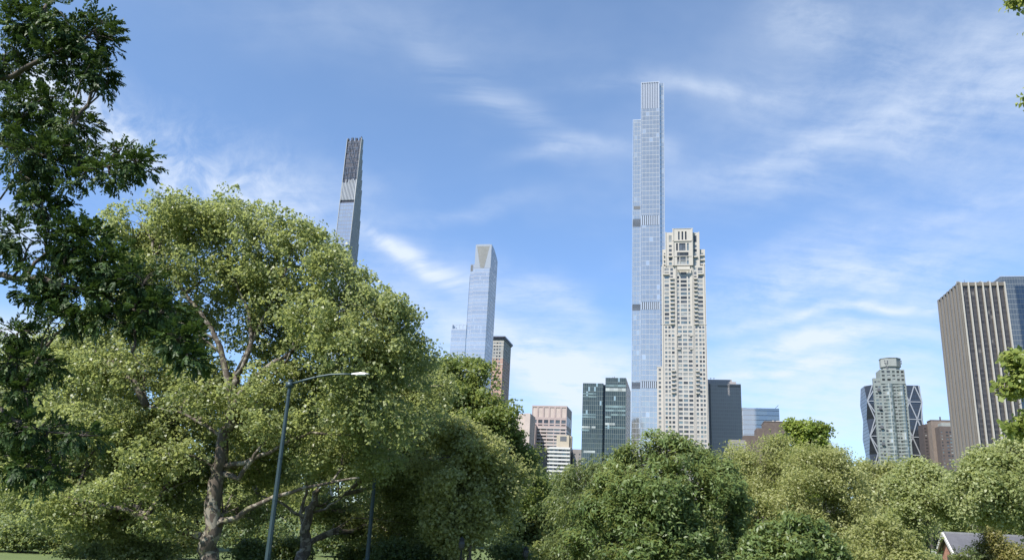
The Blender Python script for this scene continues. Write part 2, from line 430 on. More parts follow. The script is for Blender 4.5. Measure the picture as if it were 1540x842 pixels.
mb = MB(); mb.box(xm+.4, xr, Y+.6, Y+30, ZV(977, 163.5, Y), zt-.5)
cr = mb.build('crown_screen', LOUVRE, T)
mb = MB()
for k in range(11):
    x = xm+.5 + (xr-xm-1.1)*k/10; mb.box(x, x+.5, Y-.2, Y+.55, ZV(977, 163.5, Y)+.1, zt-.1)
mb.box(xm+.45, xr-.3, Y-.1, Y+.5, zt-.9, zt-.2)
mb.build('fin', STEEL, cr)
for lo, hi in zb:
    mb = MB(); mb.box(xm+.4, xr, Y+.8, Y+29, lo, hi); bnd = mb.build('louvre_band', LOUVRE_D, T)
    mb = MB()
    for k in range(10):
        x = xm+.5 + (xr-xm-2)*k/9; mb.box(x, x+1.15, Y-.1, Y+.75, lo+.15, hi-.15)
    mb.build('fin', STEEL, bnd)
for lo, hi in zwb:
    mb = MB(); mb.box(xl-.1, xm, Y+4.6, Y+24, lo, hi); bnd = mb.build('louvre_band', LOUVRE_D, T)
    mb = MB(); z = lo+.2
    while z < hi-.3: mb.box(xl-.4, xm-.05, Y+3.9, Y+4.5, z, z+.45); z += 1.25
    mb.build('slat', LOUVRE, bnd)
mb = MB(); mb.box(xl+1.2, xm-.6, Y+3.9, Y+3.98, ZV(957, 313, Y), ZV(957, 308, Y)); mb.build('opening', LOUVRE_D, T)
mb = MB(); mb.box(XU(984, 123, Y)-.4, XU(984, 123, Y)+.8, Y+8, Y+9, zt-.5, zt+2.2); mb.bar((XU(984, 123, Y), Y+8.5, zt+2), (XU(984, 123, Y)+1.2, Y+8.5, zt+3.4), .4, .4); mb.build('davit', LOUVRE_D, T)

# ---- limestone tower with set-back crown and balconies
Y = 768.
X = lambda u, v=500.: XU(u, v, Y)
Z = lambda v, u=1030.: ZV(u, v, Y)
x0, x1 = X(995.2, 500), X(1063.2, 520)
T = thing('skyscraper', 'tall cream limestone tower with balconies and a stepped top beside the glass tower', 'skyscraper', ((x0+x1)/2, Y+15, 0))
W_ = x1-x0
fr = [(.075, .125), (.15, .20), (.225, .285), (.365, .45), (.475, .57), (.595, .68), (.75, .80), (.835, .885), (.905, .95)]
frU = [(.07, .17), (.205, .265), (.36, .405), (.435, .575), (.605, .645), (.745, .80), (.83, .935)]
wall = MB(); wins = []
zs = Z(488); z1_ = Z(400)
rowsL = rows_even(0, zs, 4.1, .2, .78)
special = []
def add_face(face, a0, a1, z0, z1, cols, rows, f, th=.55, rec=.25, wl=None):
    lattice(wl or wall, face, a0, a1, z0, z1, cols, rows, f, th)
    for c in cols:
        for r in rows:
            ff = f+rec if face in ('N', 'E') else f-rec
            wins.append((face, c[0], c[1], r[0], r[1], ff))
add_face('N', x0, x1, 0, zs, cols_frac(x0, x1, fr), rowsL, Y)
rowsU = rows_even(zs, z1_-.2, 4.1, .16, .84)
add_face('N', x0, x1, zs+.003, z1_, cols_frac(x0, x1, frU), rowsU, Y)
sidec = [(Y+a, Y+a+2.2) for a in np.arange(2.5, 26, 3.6)]
add_face('W', Y+.56, Y+30, 0, z1_, sidec, rowsL+rowsU, x1)
add_face('E', Y+.56, Y+30, 0, z1_, sidec, rowsL+rowsU, x0)
core = MB(); core.box(x0+.7, x1-.7, Y+.7, Y+29.5, 0, z1_-.05)
# setbacks
xa, xb = X(996.2, 390), X(1060.6, 390); za = Z(374)
wall.box(xa, xb, Y+3.2, Y+27, z1_, Z(396)); 
lowrow = [(Z(395.5)+.4, Z(395.5)+3), (Z(390.5), Z(386)), (Z(382.5), Z(378.5))]
add_face('N', xa, X(1003.3, 390), z1_, za, cols_frac(xa, X(1003.3, 390), [(.32, .86)]), [(Z(396), Z(392.5)), (Z(390.5), Z(386.2)), (Z(383.5), Z(379.5))], Y+1.5)
add_face('N', X(1052.0, 390), xb, z1_, za, cols_frac(X(1052.0, 390), xb, [(.15, .7)]), [(Z(396), Z(392.5)), (Z(390.5), Z(386.2)), (Z(383.5), Z(379.5))], Y+3.0)
core.box(xa+.6, xb-.6, Y+3.8, Y+26.5, z1_, za-.3)
wall.box(xa, xb, Y+4, Y+27, za-.5, za-.02)
xa2, xb2 = X(1000.6, 365), X(1052.2, 365); zt2 = Z(349.4)
cb0, cb1 = X(1011.6, 380), X(1042.2, 380)
add_face('N', xa2, cb0, z1_, zt2, [(X(1006, 380), X(1011, 380)-.4)], [(Z(398.5), Z(394.4)), (Z(392), Z(387.5)), (Z(385), Z(381)), (Z(378.5), Z(374.3)), (Z(371.6), Z(368.4)), (Z(364), Z(354))], Y-.4)
add_face('N', cb1, xb2, z1_, zt2, [(X(1043, 380)+.4, X(1048, 380))], [(Z(398.5), Z(393.4)), (Z(392), Z(387.5)), (Z(385), Z(381)), (Z(378.5), Z(374.3)), (Z(371.6), Z(368.4)), (Z(364), Z(354))], Y+1.2)
core.box(xa2+.6, xb2-.6, Y+2, Y+24, z1_, zt2-.3)
wall.box(xa2, xa2+.55, Y+.2, Y+24, z1_, zt2-.02); wall.box(xb2-.55, xb2, Y+1.8, Y+24, z1_, zt2-.02)
ztc = Z(345.2)
g = lambda u: X(u, 375)
yc = Y-1.8
lattice(wall, 'N', cb0, cb1, Z(363.5), ztc, [(g(1020), g(1022.4)), (g(1025.3), g(1027.7)), (g(1030.4), g(1032.8))], [(Z(361.6), Z(349))], yc, 1.4)
lattice(wall, 'N', cb0, cb1, Z(379), Z(363.5)-.003, [(g(1016.8), g(1019.6)), (g(1021.4), g(1031)), (g(1033.2), g(1036))], [(Z(377.5), Z(366.3))], yc+.25, .8)
lattice(wall, 'N', cb0, cb1, Z(386.2), Z(379)-.003, [(g(1018.2), g(1035.3))], [(Z(385.4), Z(380.2))], yc, .8)
lattice(wall, 'N', cb0, cb1, Z(398.7), Z(386.2)-.003, [(g(1018.2), g(1021.6)), (g(1022.8), g(1031.2)), (g(1032.4), g(1035.6))], [(Z(398), Z(392.8)), (Z(392.2), Z(387.2))], yc, .8)
for a, b_ in ((1016.8, 1019.6), (1021.4, 1025.9), (1026.3, 1031), (1033.2, 1036)): wins.append(('N', g(a), g(b_), Z(377.5), Z(366.3), yc+.9))
for a, b_ in ((1018.2, 1022.5), (1022.8, 1030.8), (1031.1, 1035.3)): wins.append(('N', g(a), g(b_), Z(385.4), Z(380.2), yc+.55))
for a, b_ in ((1018.2, 1021.6), (1022.8, 1031.2), (1032.4, 1035.6)):
    for r in ((398, 392.8), (392.2, 387.2)): wins.append(('N', g(a), g(b_), Z(r[0]), Z(r[1]), yc+.55))
for a, b_ in ((1020, 1022.4), (1025.3, 1027.7), (1030.4, 1032.8)): wins.append(('N', g(a), g(b_), Z(361.6), Z(349), yc+1.2))
core.box(cb0+.1, cb1-.1, yc+1.5, Y+20, z1_, ztc-.4)
wall.box(cb0, cb0+.6, yc+1.5, Y+20, z1_, ztc-.01); wall.box(cb1-.6, cb1, yc+1.5, Y+20, z1_, ztc-.01)
wall.box(cb0, cb1, yc, yc+1.3, z1_, Z(398.7)-.003)
# piers standing proud, running up the face
for a in (.025, .31, .715, .965):
    wall.box(x0+(a-.012)*W_, x0+(a+.012)*W_, Y-.45, Y-.005, 0, Z(402 if .1 < a < .9 else 397))
for a in (.335, .69): wall.box(x0+(a-.01)*W_, x0+(a+.01)*W_, Y-.8, Y-.006, 0, Z(388))
for u in (1012.4, 1040.9): wall.box(g(u)-.5, g(u)+.6, yc-.5, yc-.004, z1_, ztc+.4)
for u in (1001.2, 1051.4): wall.box(g(u)-.4, g(u)+.5, Y-.8 if u < 1020 else Y+.8, Y+2, z1_, zt2+.5)
# low wing at the left foot
lw0 = X(988.2, 600); zlw = Z(551.8, 992)
add_face('N', lw0, x0-.003, 0, zlw, cols_frac(lw0, x0, [(.33, .82)]), rows_even(0, zlw-1, 4.1, .2, .75), Y+1.2)
core.box(lw0+.5, x0+.6, Y+1.9, Y+25, 0, zlw-.1); wall.box(lw0, lw0+.5, Y+1.76, Y+25, 0, zlw)
wall.box(lw0-.2, x0, Y+1, Y+25, zlw+.003, zlw+.8)
wall.build('wall', LIMESTONE, T)
core.build('interior', PANE_DARK, T)
mb = MB(); mb.box(x0+.3, x1-.3, Y+.6, Y+29.8, z1_-.03, z1_+.1); mb.build('roof', DARK_ROOF, T); mb = MB(); mb.box(cb0+.4, cb1-.4, yc+1.6, Y+20, ztc-.38, ztc-.1); mb.build('roof', DARK_ROOF, T)
mb = MB(); mb.box(g(1020.5), g(1029), Y+5, Y+9, ztc+2.2, ztc+2.7); mb.box(g(1024), g(1027), Y+6, Y+8, ztc-.3, ztc+2.2); mb.build('roof_canopy', WHITE_PAINT, T)
for zz_ in (Z(346.6),):
    mb = MB(); mb.box(cb0-.5, cb1+.5, yc-.3, yc-.01, ztc, ztc+.5); mb.build('parapet', LIMESTONE_TRIM, T)
mb = MB(); mb.box(cb0-.2, cb1+.2, yc-.5, yc-.005, Z(363.6), Z(362.7)); mb.build('cornice', LIMESTONE_TRIM, T); mb = MB(); mb.box(cb0-.2, cb1+.2, yc-.35, yc-.005, Z(386.4), Z(385.7)); mb.build('cornice', LIMESTONE_TRIM, T)
mb = MB(); mb.box(x0-.3, x0+.32*W_, Y-.5, Y-.007, Z(487.9), Z(487)); mb.build('cornice', LIMESTONE_TRIM, T); mb = MB(); mb.box(x0+.70*W_, x1+.3, Y-.5, Y-.007, Z(487.9), Z(487)); mb.build('cornice', LIMESTONE_TRIM, T)
def balcony(xa, xb, z, dep, y=Y, h=1.1):
    mb = MB(); mb.box(xa, xb, y-dep, y-.01, z-.3, z); ob = mb.build('balcony', LIMESTONE_TRIM, T)
    r = MB(); r.box(xa, xb, y-dep, y-dep+.12, z+.003, z+h); r.box(xa, xa+.12, y-dep+.13, y-.01, z+.003, z+h); r.box(xb-.12, xb, y-dep+.13, y-.01, z+.003, z+h)
    r.build('parapet', LIMESTONE_TRIM, ob)
for rr in rowsU[:12]:
    for a, b_ in ((.195, .285), (.735, .81)): balcony(x0+a*W_, x0+b_*W_, rr[0]-.35, 1.7)
zl = Z(552)
kk = [r for r in rowsL if Z(594) < r[0] < Z(556)]
for rr in kk:
    for a, b_ in ((.21, .30), (.742, .812)): balcony(x0+a*W_, x0+b_*W_, rr[0]-.35, 1.7)
balcony(g(1018), g(1037), Z(407), 2.2, yc, 3.2)
for vv in (386.6,): balcony(g(1005), g(1011.2), Z(vv), 1.6, Y-.4); balcony(g(1042.8), g(1048.6), Z(vv), 1.6, Y+1.2)
for vv in (413,): balcony(x0+.04*W_, x0+.17*W_, Z(vv), 1.8); balcony(x0+.83*W_, x0+.95*W_, Z(vv), 1.8)
for vv in (383.5, 390.5, 397): balcony(xa+1.0, X(1003, 390), Z(vv), 1.3, Y+1.5); balcony(X(1052.6, 390), xb-1.0, Z(vv), 1.3, Y+3)
for vv in (505, 525):
    for a, b_ in ((.335, .42), (.62, .69)): balcony(x0+a*W_, x0+b_*W_, Z(vv), 1.2, h=.8)
window_parts(T, wins, (1.6, 3.2, 3, 3))

# ---- pencil tower far left: dark crown, pale glass front, stepped grey side
Y = 820.
xl, xr = XU(521.6, 212, Y), XU(543.4, 212, Y); zt = ZV(532, 208, Y)
T = thing('skyscraper', 'thinnest pencil tower with dark latticed crown rising over the big plane tree', 'skyscraper', ((xl+xr)/2, Y+10, 0))
TERRA = stone('terracotta_grey', (.33, .335, .345), .08, .2, .7, .4)
TERRA_L = stone('terracotta_pale', (.33, .35, .39), .06, .2, .7)
P_GLASS = panels('pencil_glass', 3.2, 4.7, (.44, .43, .43), (.55, .52, .50), (.13, .14, .16), .06, .12, .78, .12, .012, .06, (.52, .50, .46), .15)
CROWN_D = plain('dark_bronze', (0.041, 0.044, 0.058), .4, .4, .3, .4)
zc = ZV(528, 274.5, Y); zg = ZV(524, 300.5, Y); zk = ZV(523, 305, Y)
mb = MB(); mb.box(xl+.6, xr-.6, Y+.5, Y+6, 0, zk); mb.build('curtain_wall', P_GLASS, T)
lv = [208, 222, 236, 250, 264, 278, 292, 306, 322, 338, 356, 376, 398, 430, 470]
ue = [545.9, 545.7, 545.5, 545.2, 544.8, 544.3, 543.7, 542.9, 542.0, 541.0, 539.5, 537.7, 536.0, 533, 529.5]
prev = None
side = MB(); ribs = MB(); z_up = [ZV(535, v, Y) for v in lv]
for i in range(len(lv)):
    zt_i = z_up[i]; zb_i = z_up[i+1] if i+1 < len(lv) else 0
    d = max(6.5, depth_for(ue[i], xr, zt_i, Y, 300))
    side.box(xl, xr, Y+6, Y+d, zb_i, zt_i)
    k = 1.0
    while k < d-.5:
        ribs.box(xr+.003, xr+.45, Y+k, Y+k+.9, zb_i, zt_i-.2); k += 2.6
side.box(xl, xl+.55, Y, Y+6, 0, zt); side.box(xr-.55, xr, Y, Y+6, 0, zt)
side.build('wall', TERRA, T); ribs.build('pilaster', TERRA_L, T)
mb = MB(); mb.box(xl+.6, xr-.6, Y+1.2, Y+6, zc, zt-3); cw = mb.build('crown', CROWN_D, T)
mb = MB()
r2 = random.Random(3)
for k in range(9):
    x = xl+1.2+(xr-xl-3)*k/8
    z = zc
    while z < zt-1.5:
        h = r2.uniform(3, 10); 
        if r2.random() < .6: mb.box(x, x+r2.uniform(.35, .7), Y+.6, Y+1.1, z, min(z+h, zt+r2.uniform(-2, 1.2)))
        z += h + r2.uniform(.3, 1.5)
for k in range(9): z = zc + (zt-zc)*k/9; mb.box(xl+.6, xr-.6, Y+.9, Y+1.15, z, z+.5)
mb.build('lattice', plain('lattice_metal', (.06, .08, .115), .4, .7, .2, .4), cw)
mb = MB(); mb.box(xl+.6, xr-.6, Y+1, Y+6, zg, zc); sc_ = mb.build('screen', LOUVRE, T)
mb = MB()
for k in range(10): x = xl+.8+(xr-xl-2.4)*k/9; mb.box(x, x+.85, Y+.3, Y+.95, zg+.05, zc+r2.uniform(-.5, 5))
mb.build('fin', TERRA_L, sc_)
mb = MB(); mb.box(xl+.6, xr-.6, Y+1.5, Y+6, zk, zg-.003); mb.build('void_band', CROWN_D, T)
mb = MB()
for k in range(7): x = xl+1+(xr-xl-2.5)*k/6; mb.box(x, x+.7, Y+1+2*(k % 2), Y+4+2*(k % 2), zt-2, zt+r2.uniform(.6, 2.6))
mb.build('crown_cap', CROWN_D, T)

# ---- curved-top blue tower
Y = 846.
xl, xr, xw, xq, xz = XU(714, 395, Y), XU(738.6, 385, Y), XU(706.6, 400, Y), XU(701, 489, Y), XU(678.6, 489, Y)
zt = ZV(727, 367.8, Y); zw = ZV(711, 397.3, Y+3); zl = ZV(690, 487.3, Y+2)
T = thing('skyscraper', 'blue glass tower with grey wedge panel under its top and lower glass wing at left', 'skyscraper', ((xz+xr)/2, Y+15, 0))
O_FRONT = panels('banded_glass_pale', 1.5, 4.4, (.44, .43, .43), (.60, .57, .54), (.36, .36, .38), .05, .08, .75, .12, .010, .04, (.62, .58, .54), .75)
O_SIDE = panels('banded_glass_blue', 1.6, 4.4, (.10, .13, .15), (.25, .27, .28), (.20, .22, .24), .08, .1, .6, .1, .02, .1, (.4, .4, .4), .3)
D = depth_for(746.6, xr, ZV(746, 412, Y), Y, 200)
zk = ZV(746.6, 393, Y+D)
prof = [(0, 0), (D, 0), (D, zk)] + [(D*(1-.9*s_), zk + (zt-zk)*math.sin(s_*math.pi/2)) for s_ in (.25, .5, .75, .9)] + [(0, zt)]
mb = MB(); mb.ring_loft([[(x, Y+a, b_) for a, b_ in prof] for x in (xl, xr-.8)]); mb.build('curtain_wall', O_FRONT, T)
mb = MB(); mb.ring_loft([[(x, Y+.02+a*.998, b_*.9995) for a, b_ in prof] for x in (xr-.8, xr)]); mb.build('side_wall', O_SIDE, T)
mb = MB(); mb.box(xw, xl, Y+3, Y+D-2, 0, zw); mb.box(xq, xw, Y+3, Y+D-3, 0, zw-14); mb.build('side_wing', O_FRONT, T)
mb = MB(); mb.box(xw+.4, xw+3, Y+2.9, Y+2.97, zw-8.5, zw-1); mb.build('louvre', LOUVRE_D, T)
mb = MB(); mb.box(xz, xq, Y+2, Y+30, 0, zl-6); mb.build('low_wing', O_FRONT, T)
mb = MB()
lattice(mb, 'N', xz, xq, zl-6, zl, cols_frac(xz, xq, [(.06, .24), (.29, .48), (.53, .72), (.77, .95)]), [(zl-5.2, zl-1)], Y+2, .6); mb.box(xz, xz+.6, Y+2.6, Y+30, zl-6, zl)
mb.build('roof_screen', STEEL, T)
KHAKI = stone('wedge_panel_grey', (.165, .17, .17), .1, .2, .6)
za, zb_ = ZV(727, 370.5, Y), ZV(727, 403, Y)
mb = MB(); a0, a1 = xl+1.6, xr-2.2; cx = (a0+a1)/2
mb.ring_loft([[(a0, y, za), (a1, y, za), (cx+2.2, y, zb_), (cx-2.2, y, zb_)] for y in (Y-.12, Y-.02)]); mb.build('wedge_panel', KHAKI, T)
mb = MB(); mb.ring_loft([[(xl, y, zt), (a0-.2, y, zt), (cx-2.5, y, zb_), (xl, y, zb_)] for y in (Y-.09, Y-.015)]); mb.ring_loft([[(a1+.2, y, zt), (xr, y, zt), (xr, y, zb_), (cx+2.5, y, zb_)] for y in (Y-.09, Y-.015)])
mb.box(a0-.1, a1+.1, Y-.16, Y-.013, za+.03, zt+.3); mb.build('crown_panel', plain('crown_panel_grey', (.26, .285, .325), .4, .3, .05), T)

# ---- brick tower with dark overhanging cornice
Y = 977.
xl, xr = XU(736, 540, Y), XU(757.6, 515, Y); zt = ZV(757.6, 508.5, Y)
D = depth_for(767.6, xr, ZV(768, 530, Y), Y, 200)
T = thing('tower', 'brown brick tower with a dark overhanging cornice just right of the blue glass tower', 'tower', ((xl+xr)/2, Y+15, 0))
BRICK = stone('brick_brown', (.36, .24, .20), .12, .3, .85); BRICK_O = stone('brick_olive', (.27, .27, .26), .1, .3, .85)
wl = MB(); wins = []; wl2 = MB(); zo = ZV(750, 538, Y)
cf = cols_frac(xl, xr, [(.08, .2), (.28, .4), (.48, .60), (.68, .80)])
sf = [(Y+a, Y+a+3.6) for a in np.arange(2, D-4, 5.2)]
rA = rows_even(0, zo, 4.3, .25, .72); rB = rows_even(zo, zt-1, 4.3, .25, .72)
add_face('N', xl, xr, 0, zo, cf, rA, Y, wl=wl); add_face('N', xl, xr, zo+.003, zt, cf, rB, Y, wl=wl2)
add_face('W', Y+.56, Y+D, 0, zo, sf, rA, xr, wl=wl); add_face('W', Y+.56, Y+D, zo+.003, zt, sf, rB, xr, wl=wl2)
wl.box(xl, xl+.5, Y+.56, Y+D, 0, zt); wl.build('wall', BRICK, T); wl2.build('upper_wall', BRICK_O, T)
mb = MB(); mb.box(xl+.6, xr-.7, Y+.7, Y+D-.2, 0, zt-.1); mb.build('interior', PANE_DARK, T)
mb = MB(); mb.box(xl-1.5, xr+2.0, Y-2.0, Y+D+2.5, zt+.003, zt+2.2); mb.box(xl-.8, xr+1, Y-1, Y+D+1.2, zt-1.6, zt+.001); mb.build('cornice', CROWN_D, T)
mb = MB()
for zz_ in (zo, ZV(750, 547.5, Y), ZV(750, 519, Y), ZV(750, 514, Y)): mb.box(xl, xr+.2, Y-.3, Y-.005, zz_-.5, zz_+.5)
mb.build('string_course', LIMESTONE_TRIM, T)
window_parts(T, wins, (4, 3, .4, 1.6), 60)

# ---- pink granite office tower with a blank panelled crown
Y = 900.
PINK = stone('pink_granite', (.34, .275, .262), .08, .1, .8, .2); PINK_L = stone('pink_granite_pale', (.41, .345, .315), .07, .1, .8)
X = lambda u, v=640.: XU(u, v, Y)
Z = lambda v, u=830.: ZV(u, v, Y)
T = thing('office_tower', 'pink stone office tower with banded floors and a blank six panel crown', 'tower', (X(826), Y+20, 0))
xl, xr = X(799.2), X(851.8); zt = Z(609.8)
wall = MB(); wins = []
six = [(k/6+.022, (k+1)/6-.022) for k in range(6)]
lattice(wall, 'N', xl, xr, Z(628.3), zt, cols_frac(xl, xr, six), [(Z(627.3), Z(612.3))], Y, .8)
add_face('N', xl, xr, Z(637.3), Z(628.3)-.003, cols_frac(xl, xr, six), [(Z(636.3), Z(631.2))], Y, .8, .6)
add_face('N', xl, xr, Z(641), Z(637.3)-.003, cols_frac(xl, xr, six), [(Z(640), Z(638.3))], Y, .8, .6)
xs = X(808)
strips = cols_frac(xs, xr, [(.0, .115), (.135, .32), (.345, .56), (.585, .78), (.805, .97)])
rws = rows_even(0, Z(641)-.5, 3.7, .3, .78)
D = 45
add_face('N', xs, xr, 0, Z(641)-.003, strips, rws, Y)
add_face('W', Y+.85, Y+D, 0, Z(641), [(Y+2+k*10, Y+2+k*10+8.6) for k in range(4)], rws, xr)
add_face('W', Y+.85, Y+D, Z(641)+.003, zt, [(Y+2+k*10, Y+2+k*10+8.6) for k in range(4)], [(Z(638.5), Z(624))], xr)
wall.box(xl, xs-.003, Y+1.5, Y+D, 0, Z(641)-.003)
wall.build('wall', PINK, T)
core = MB(); core.box(xl+.9, xr-.9, Y+.9, Y+D-.5, 0, zt-.1); core.build('interior', PANE_DARK, T)
for a, b_ in cols_frac(xl, xr, six):
    mb = MB(); mb.box(a, b_, Y+.5, Y+.75, Z(627.3), Z(612.3)); mb.build('blank_panel', PINK_L, T)
mb = MB()
for r in rws: mb.box(xs, xr+.25, Y-.25, Y-.005, r[1]+.15, r[1]+1.6)
mb.build('spandrel', stone('spandrel_pale', (.42, .375, .36), .06, .1), T)
mb = MB(); mb.box(X(804.5), X(824), Y-9, Y+2, 0, Z(677.5)); mb.build('base_block', stone('grey_cladding', (0.161, 0.155, 0.161), .1), T)
window_parts(T, wins, (5, 3, .6, .6), 60)
# shoulder in front
T = thing('building', 'narrow pink block with two columns of small dark windows against the banded tower', 'building', (X(801), Y-8, 0))
wall = MB(); wins = []
add_face('N', X(795), X(808.2), 0, Z(641.3), cols_frac(X(795), X(808.2), [(.05, .2), (.42, .56), (.78, .92)]), rows_even(0, Z(643), 4.4, .3, .75), Y-12)
wall.box(X(795), X(795)+.5, Y-11.4, Y+1, 0, Z(641.3)); wall.box(X(808.2)-.5, X(808.2), Y-11.4, Y+1, 0, Z(641.3))
wall.box(X(795)+.5, X(808.2)-.5, Y-11.4, Y+1, Z(641.8), Z(641.3)-.01)
wall.build('wall', PINK, T); window_parts(T, wins, (6, 1, 0, 0), 40)
core = MB(); core.box(X(795)+.6, X(808.2)-.6, Y-11.3, Y, 0, Z(642)); core.build('interior', PANE_DARK, T)
T = thing('building', 'plain tan block half hidden by treetops behind the pink shoulder', 'building', (X(787), Y-60, 0))
wall = MB(); wall.box(XU(770, 640, Y-60), XU(789, 640, Y-60)-.3, Y-60, Y-30, 0, ZV(785, 622, Y-60)); wall.box(XU(789, 640, Y-60), XU(797.3, 640, Y-60), Y-62, Y-30, 0, ZV(793, 621.5, Y-60)); wall.build('wall', PINK_L, T)
mb = MB(); mb.box(XU(789, 640, Y-60)-.3, XU(789, 640, Y-60), Y-59, Y-31, 0, ZV(785, 622, Y-60)); mb.build('joint', PINK, T)
mb = MB(); mb.box(XU(790, 640, Y-60), XU(792, 640, Y-60), Y-55, Y-52, ZV(793, 621.5, Y-60), ZV(793, 620, Y-60)); mb.build('roof_vent', LOUVRE, T)

# ---- white banded apartment house
Y = 760.
X = lambda u, v=680.: XU(u, v, Y)
Z = lambda v, u=845.: ZV(u, v, Y)
CREAM = stone('cream_brick', (0.372, 0.329, 0.260), .06, .3, .85); WHITE_BR = stone('white_brick', (0.409, 0.397, 0.378), .06, .3, .85); GREY_BR = stone('grey_brick', (0.205, 0.192, 0.186), .08, .3, .85)
T = thing('apartment_house', 'low white apartment house with balcony bands and a cream water tank housing on top', 'building', (X(848), Y+8, 0))
wall = MB(); wins = []
rws = rows_even(0, Z(672.5), 3.45, .36, .86)
add_face('N', X(826), X(857.5), 0, Z(672), cols_frac(X(826), X(857.5), [(.03, .17), (.25, .40), (.44, .60), (.62, .80), (.86, .93)]), rws, Y)
wall.box(X(857.5)-.5, X(857.5), Y+.6, Y+20, 0, Z(672)); wall.box(X(826), X(826)+.5, Y+.6, Y+20, 0, Z(672)); wall.box(X(826)+.5, X(857.5)-.5, Y+.6, Y+20, Z(672)-.4, Z(672)-.01)
wall.build('wall', WHITE_BR, T)
core = MB(); core.box(X(826)+.6, X(857.5)-.6, Y+.6, Y+19, 0, Z(672)-.5); core.build('interior', PANE_DARK, T)
for r in rws[-9:]:
    mb = MB(); mb.box(X(823.8), X(857.4), Y-1.3, Y-.01, r[1]+.1, r[1]+1.25); mb.build('balcony', WHITE_PAINT, T)
hs = MB(); hs.box(X(835.4), X(854.4), Y+5, Y+16, Z(672), Z(653)); hs.box(X(854.4), X(857.4), Y+7, Y+15, Z(672), Z(653.6)); ho = hs.build('roof_housing', CREAM, T)
mb = MB(); mb.box(X(840.6), X(850.4), Y+4.9, Y+4.98, Z(662.3), Z(655)); mb.build('louvre', LOUVRE_D, ho)
window_parts(T, wins, (3, 3, 2, 1), 60)
T = thing('apartment_house', 'low grey flat roofed block right of the white banded apartment house', 'building', (X(869), Y+10, 0))
wall = MB(); wins = []
add_face('N', X(860.3), X(879), 0, Z(674.4, 870), cols_frac(X(860.3), X(879), [(.1, .22), (.5, .62), (.8, .92)]), rows_even(0, Z(676), 3.5, .3, .75), Y+6)
wall.box(X(860.3), X(879), Y+6.6, Y+24, Z(674.4)-.5, Z(674.4)-.02); wall.box(X(860.3), X(860.3)+.4, Y+6.6, Y+24, 0, Z(675.2)); wall.box(X(879)-.4, X(879), Y+6.6, Y+24, 0, Z(675.2))
wall.build('wall', GREY_BR, T); window_parts(T, wins, (4, 3, 1, 0), 30)
core = MB(); core.box(X(860.3)+.5, X(879)-.5, Y+6.7, Y+23, 0, Z(675.5)); core.build('interior', PANE_DARK, T)

# ---- dark twin slab tower
Y = 640.
X = lambda u, v=600.: XU(u, v, Y)
Z = lambda v, u=910.: ZV(u, v, Y)
DARKG = panels('dark_teal_glass', 1.55, 3.7, (.030, .042, .043), (.07, .092, .092), (.12, .145, .14), .16, .07, .45, .12, .02, .03, (.3, .38, .38), .25)
DARKS = panels('dark_side_glass', 1.8, 3.7, (.012, .018, .022), (.03, .04, .045), (.04, .05, .055), .1, .1, .3, .2, .01)
BAND = pane('pale_teal_glass', (.20, .25, .23), .4, .15); BANDW = pane('pale_floor_glass', (.36, .38, .36), .2, .3)
T = thing('office_tower', 'black glass tower of two joined slabs left of the tallest tower', 'tower', (X(910), Y+20, 0))
D = depth_for(948.6, X(941.5), Z(576, 948), Y, 200)
mb = MB(); mb.box(X(874.8, 640), X(906, 640), Y+2, Y+D, 0, Z(575.4, 890)); mb.box(X(910.2), X(941.3), Y, Y+.8, 0, Z(567.9, 925)); mb.build('curtain_wall', DARKG, T)
mb = MB(); mb.box(X(906, 640), X(910.2), Y+6, Y+D-4, 0, Z(576.5)); mb.box(X(910.2), X(941.5), Y+.8, Y+D, 0, Z(568, 925)-.02); mb.build('side_wall', DARKS, T)
for a, b_, v0, v1, m_ in ((876.0, 896.5, 590.4, 592.6, BAND), (876, 896.5, 595.2, 596.8, BAND), (875.7, 896.3, 621.7, 624.0, BAND), (875.7, 896.3, 625.4, 628, BAND), (875.4, 888, 640.6, 643.6, BANDW), (890, 896, 640.6, 643.6, BANDW), (875.2, 887, 645.4, 648, BAND), (879, 896, 677.6, 681, BANDW),
                       (910.6, 941, 578, 581, BAND), (910.6, 941, 583.2, 587.6, BANDW), (910.6, 941, 609.3, 612.6, BAND), (910.6, 941, 615.3, 618, BAND), (910.6, 919, 625.5, 628, BAND), (919, 941, 621.8, 624.4, BAND), (910.6, 925, 635.4, 638.8, BANDW), (910.6, 941, 641.6, 643, BAND)):
    yy = Y-.06 if a > 900 else Y+1.94
    mb = MB(); mb.box(X(a), X(b_), yy, yy+.05, Z(v1), Z(v0)); mb.build('pale_floor', m_, T)
mb = MB(); mb.bar((X(922), Y+10, Z(568, 925)), (X(922), Y+10, Z(562.5)), .5, .5); mb.bar((X(917.5), Y+10, Z(565.5)), (X(927.5), Y+10, Z(564.8)), .35, .35); mb.bar((X(919), Y+10, Z(563.3)), (X(921.6), Y+10, Z(566.5)), .3, .3); mb.box(X(920), X(924), Y+9, Y+11, Z(568, 925), Z(566.4)); mb.build('antenna', LOUVRE_D, T)
mb = MB(); mb.prism([(X(890)+2.2*math.cos(a), Y+14+2.2*math.sin(a)) for a in np.linspace(0, 6.283, 13)[:-1]], Z(575.4, 890)-.1, Z(573)); mb.build('roof_vent', LOUVRE, T)

